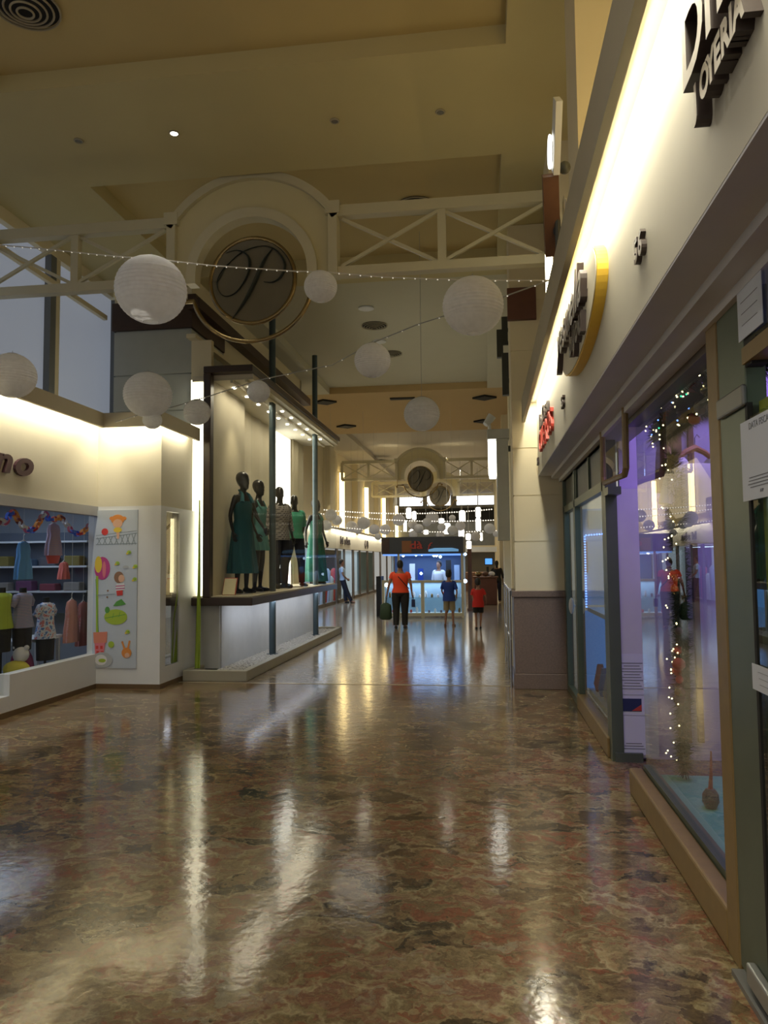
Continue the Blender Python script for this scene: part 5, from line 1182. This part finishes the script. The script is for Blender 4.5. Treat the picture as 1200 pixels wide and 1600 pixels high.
# left far shops
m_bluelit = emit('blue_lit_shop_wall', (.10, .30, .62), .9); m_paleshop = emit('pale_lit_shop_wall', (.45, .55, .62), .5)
struct('wall_left_far_fascia', MB().box(-5.9, -5.6, 17.5, 47, 2.08, 2.80), m_fascia)
struct('trim_42', MB().box(-5.45, -5.40, 17.5, 47, 2.78, 2.86), m_lip)
area('cove_light', (-5.48, 32, 2.83), .05, 28, 170, (1.0, .94, .80), (0, math.radians(35), 0))
struct('wall_left_far_back', MB().box(-7.6, -7.5, 17.5, 47, 0, 2.1), M('far_shop_wall', (.4, .42, .45), .8))
for i, (a, b, m_) in enumerate(((24.2, 28.0, m_bluelit), (28.4, 31.5, m_paleshop), (32.0, 35.5, M('dark_shop_back', (.08, .07, .06), .6)), (36, 40, m_paleshop), (40.5, 46, M('teal_shop_back', (.2, .3, .34), .6)))):
    struct('wall_left_far_shop', MB().box(-6.9, -6.8, a, b, 0, 2.1), m_)
    fw = struct('window_%d' % (20+i), MB().box(-5.62, -5.61, a+.1, b-.1, .12, 2.05), m_glass)
    struct('window_frame', MB().box(-5.66, -5.58, a-.12, a+.1, 0, 2.08).box(-5.66, -5.58, (a+b)/2-.05, (a+b)/2+.05, 0, 2.08).box(-5.66, -5.58, a, b, 0, .12), M('brown_shopfront_frame', (.10, .075, .05), .5), parent=fw)
area('shop_light', (-6.2, 26.2, 2.0), .8, 3.4, 45, (.30, .55, 1.0)); area('shop_light', (-6.2, 30.0, 2.0), .8, 3.0, 30, (.6, .8, 1.0)); area('shop_light', (-6.2, 38.0, 2.0), .8, 5.0, 30, (.8, .9, 1.0))
for i, (y_, txt, sz) in enumerate(((29.0, 'bisba', .42), (35.0, '(A)', .40), (41.2, 'io', .4))):
    s = thing('shop_sign', ['dark lettering on the distant left fascia, first', 'round dark emblem lettering on the distant left fascia', 'small dark lettering farthest on the left fascia'][i], 'sign', (-5.58, y_, 2.2))
    yq = y_
    for ch in txt: MB().text(ch, sz, .03, wallM(yq, 2.28, -5.585, -1), 2.2, offset=.012).build('letter', m_letter, s); yq += sz*1.05
# goods in blue shop
rr = random.Random(11)
for i in range(10):
    y_ = 24.6+i*.62; z_ = rr.choice((.5, .9, 1.2)); c_ = rr.choice((m_red, m_white, m_plum, m_paper))
    tag(MB().rings([(-6.1, y_, 0.0, .10, .10), (-6.1, y_, z_*.6, .12, .09), (-6.1, y_, z_, .14, .09), (-6.1, y_, z_+.12, .04, .04)], 14).build('dress_stand', c_, smooth=True), 'clothed display stand in the blue distant shop, %s from its near end' % ORD[i], 'clothing', 'display stands in the distant blue shop')
# kiosk
KX0, KX1, KY = -2.90, -.60, 21.2
kk = thing('kiosk', 'blue-lit glass kiosk with dark header in the middle of the corridor', 'kiosk', (-1.75, 22.3, 0))
MB().box(KX0, KX1, KY, KY+2.4, 1.78, 2.26).build('header', M('dark_slate_header', (.05, .055, .07), .4), kk)
MB().box(KX0+.02, KX0+.22, KY-.02, KY, 1.82, 2.22).build('header_panel', m_brown, kk); MB().box(KX0+.58, KX0+.85, KY-.02, KY, 1.82, 2.15).build('header_panel', M('orange_brown_panel', (.30, .12, .04), .5), kk)
MB().box(KX0+.03, KX1-.03, KY+.03, KY+2.37, 1.74, 1.78).build('ceiling', emit('kiosk_ceiling_blue_glow', (.18, .40, 1.0), 1.0), kk)  # ceiling is no lamp: blue glow added to tint the kiosk and floor
MB().box(KX0+.1, KX1-.1, KY+2.3, KY+2.36, 1.0, 1.74).build('rear_screen', M('blue_grey_screen', (.07, .11, .19), .5), kk)
q = MB().text('dà', .30, .02, wallM(KY-.03, 1.93, -2.10, 0), 1.3, offset=.006); q.build('letter', m_red, kk); MB().text('f', .28, .02, wallM(KY-.03, 1.90, -1.62, 0), 1.2, .3).build('letter', m_red, kk)
MB().rings([(-1.15, KY-.06, 1.84, .42, .05), (-1.15, KY-.05, 1.90, .42, .05), (-1.15, KY-.04, 1.94, .25, .04)], 24).build('blue_emblem', emit('blue_emblem', (.15, .35, .6), .7), kk)
for x_ in (KX0, -1.80, KX1-.07): MB().box(x_, x_+.07 if x_ != -1.80 else x_+.10, KY-.02, KY+.05, 0, 1.03 if x_ == -1.80 else 1.05).build('post', m_truss, kk)
for x_, y_ in ((KX0, KY+2.3), (KX1-.07, KY+2.3), (KX0+.45, KY), (KX1-.07, KY)): MB().box(x_, x_+.06, y_, y_+.06, 0, 1.8).build('post', m_truss, kk)
MB().box(KX0, KX1, KY-.03, KY+.06, .98, 1.04).box(KX0, KX1, KY-.03, KY+.06, .05, .13).build('counter_rail', m_truss, kk)
MB().box(KX0+.03, KX1-.03, KY, KY+.012, .13, .98).build('counter_glass', m_glass, kk)
MB().box(KX0, KX1, KY, KY+.5, 1.03, 1.05).build('counter_top', m_glassr, kk)
MB().box(KX0+.03, KX1-.03, KY+.45, KY+.5, .13, 1.0).build('counter_back', M('pale_blue_case_back', (.25, .38, .50), .5), kk); MB().box(KX0+.03, KX1-.03, KY+.02, KY+.45, .54, .56).build('case_shelf', m_glassr, kk); MB().box(KX0, KX1, KY, KY+.5, .04, .13).build('case_floor', m_white, kk)
rr = random.Random(4)
for i in range(26):
    x_ = KX0+.12+i*.085; z_ = .56 if i % 2 else .13; h_ = rr.uniform(.06, .18); m_ = rr.choice((m_red, m_white, m_paper, m_brass, m_plum, m_blue))
    tag(MB().rings([(x_, KY+.2, z_, .03, .03), (x_, KY+.2, z_+h_*.6, .035, .035), (x_, KY+.2, z_+h_, .015, .015)], 10).build('trinket', m_, smooth=True), 'small kiosk ornament, %s from the left in the %s counter row' % (ORD[i//2], 'lower' if i % 2 == 0 else 'upper'), 'ornament', 'ornaments in the kiosk counter')
for i, (px, py) in enumerate(((659, 866), (650, 867), (678, 868), (682, 868), (688, 870), (727, 866), (630, 868), (658, 896), (727, 908), (604, 914))):
    p_ = atY(px, py, 21.6); tag(MB().ell(p_, .04 if i not in (8, 9) else .055, 12, 8).build('kiosk_lamp', emit('kiosk_lamp_%d' % i, (.55, .78, 1.0) if i % 3 else (1, .98, .9), 6), smooth=True), ['small lamp glowing under the kiosk header, left of centre', 'tiny lamp beside the left-centre kiosk lamp', 'first lamp of the white trio in the kiosk middle', 'second lamp of the white trio in the kiosk middle', 'third lamp of the white trio in the kiosk middle', 'lamp at the right end of the kiosk header', 'blue-white lamp at the left of the kiosk header', 'low round lamp behind the kiosk counter', 'large lamp at the right end of the kiosk counter', 'large lamp at the left end of the kiosk counter'][i], 'lamp', 'lamps in the kiosk')
area('kiosk_light', (-1.75, 22.3, 1.72), 1.8, 1.8, 34, (.50, .68, 1.0)); area('kiosk_light', (-1.75, 21.45, .96), 2.0, .3, 14, (.6, .75, 1.0))
for i, (x_, h_) in enumerate(((-2.2, 1.5), (-1.95, 1.35), (-1.1, 1.6), (-.85, 1.45))):
    tag(MB().box(x_-.08, x_+.08, 22.9, 23.0, 1.0, h_).box(x_-.11, x_+.11, 22.85, 23.05, .96, 1.0).build('merchandise_stand', (m_white, m_blue, m_blackm, m_pale)[i]), ['white goods stand at the left in the kiosk', 'blue goods stand beside the white one in the kiosk', 'black goods stand right of the kiosk person', 'pale blue goods stand at the right in the kiosk'][i], 'display stand')
tag(MB().box(-3.12, -2.98, 21.6, 22.2, 0, 1.15).build('black_panel', m_blackm), 'narrow black panel standing at the left end of the kiosk', 'panel')
c = thing('side_cabinet', 'dark red-brown cabinet right of the kiosk', 'cabinet', (-.05, 27.5, 0))
MB().box(-.40, .40, 27.2, 27.9, 0, .95).build('body', m_brown2, c, bevel=.02); MB().box(-.45, .45, 27.15, 27.95, .95, 1.0).build('top', m_woodd, c)
for i, (x_, m_) in enumerate(((-.25, m_brass), (.0, m_woodd), (.22, m_white))): tag(MB().ell((x_, 27.4, 1.09), (.12, .10, .09)).build('basket', m_, smooth=True), ['brass coloured round basket on the dark cabinet', 'brown round basket in the middle on the dark cabinet', 'white round basket on the dark cabinet'][i], 'basket')
sc_ = thing('shop_screen', 'small blue glowing screen on the far right stall', 'screen', (.1, 33, 1.1)); MB().box(.0, .30, 33, 33.05, 1.40, 1.65).build('display', emit('blue_screen', (.1, .35, .9), 1.2), sc_); MB().box(-.03, .33, 33.05, 33.1, 1.37, 1.68).box(.05, .15, 33.05, 33.1, 0, 1.3).build('stand', m_blackm, sc_)
bt = thing('market_stall', 'low stall with warm lit canopy at the far end on the right', 'stall', (-.3, 40, 0))
MB().box(-1.6, .9, 39, 41, 2.0, 2.25).build('canopy', m_ltgrey, bt); MB().box(-1.5, .8, 39.2, 40.8, 0, .95).build('counter', m_woodd, bt); MB().box(-1.5, -1.4, 39.1, 39.2, .9, 2.0).build('post', m_truss, bt); MB().box(.75, .85, 39.1, 39.2, .9, 2.0).build('post', m_truss, bt)
area('stall_light', (-.3, 40, 1.95), 1.8, 1.4, 40, WARM)
pb2 = thing('wooden_post', 'orange brown square post at the right end of the kiosk', 'post', (-.45, 24.0, 0)); MB().box(-.55, -.42, 24, 24.12, 0, 1.95).build('shaft', m_woodd, pb2); MB().box(-.58, -.39, 23.97, 24.15, 0, .08).build('foot', m_woodd, pb2)
# pendants
pend = [(560, 430, 28, 60), (590, 443, 24, 46), (540, 500, 18, 60), (575, 530, 18, 22), (655, 535, 26, 24), (740, 472, 30, 26), (772, 515, 36, 60), (855, 445, 34, 58), (943, 425, 28, 56), (943, 492, 28, 70), (850, 540, 30, 50), (888, 560, 26, 34), (892, 605, 26, 44), (960, 560, 14, 44)]
plab = ['glowing white cylinder pendant, leftmost over the kiosk', 'glowing pendant just right of the leftmost cylinder', 'slim glowing pendant hanging lower beside the left pair', 'short glowing pendant just above the kiosk header at left', 'short wide glowing pendant above the red kiosk lettering', 'short glowing pendant above the white cluster', 'wide bright glowing cluster pendant over the kiosk middle', 'wide glowing cylinder pendant right of centre', 'glowing cylinder pendant high at the right', 'long glowing pendant below the high right one', 'glowing pendant above the kiosk right corner', 'small glowing pendant on the blue thread', 'lowest glowing pendant beside the kiosk right corner', 'slim glowing pendant near the pillar']
m_pend = emit('glowing_pendant', (1.0, .96, .84), 4.0)
for i, (u, v, w_, h_) in enumerate(pend):
    yy = 34+(i*5 % 7); p_ = atY(480+u*.2833, 680+v*.2833, yy); rx = w_*.2833*yy/FPX/2; hz = h_*.2833*yy/FPX/2
    r = thing('pendant_lamp', plab[i], 'pendant lamp', tuple(p_-Vector((0, 0, hz))))
    MB().rings([(p_.x, p_.y, p_.z-hz, rx*.7, rx*.7), (p_.x, p_.y, p_.z-hz*.8, rx, rx), (p_.x, p_.y, p_.z+hz*.8, rx, rx), (p_.x, p_.y, p_.z+hz, rx*.6, rx*.6)], 18).build('shade', m_pend, r, smooth=True)
    MB().tube([(p_.x, p_.y, p_.z+hz), (p_.x, p_.y, 6.07)], .008, 5).build('cord', m_wire, r)
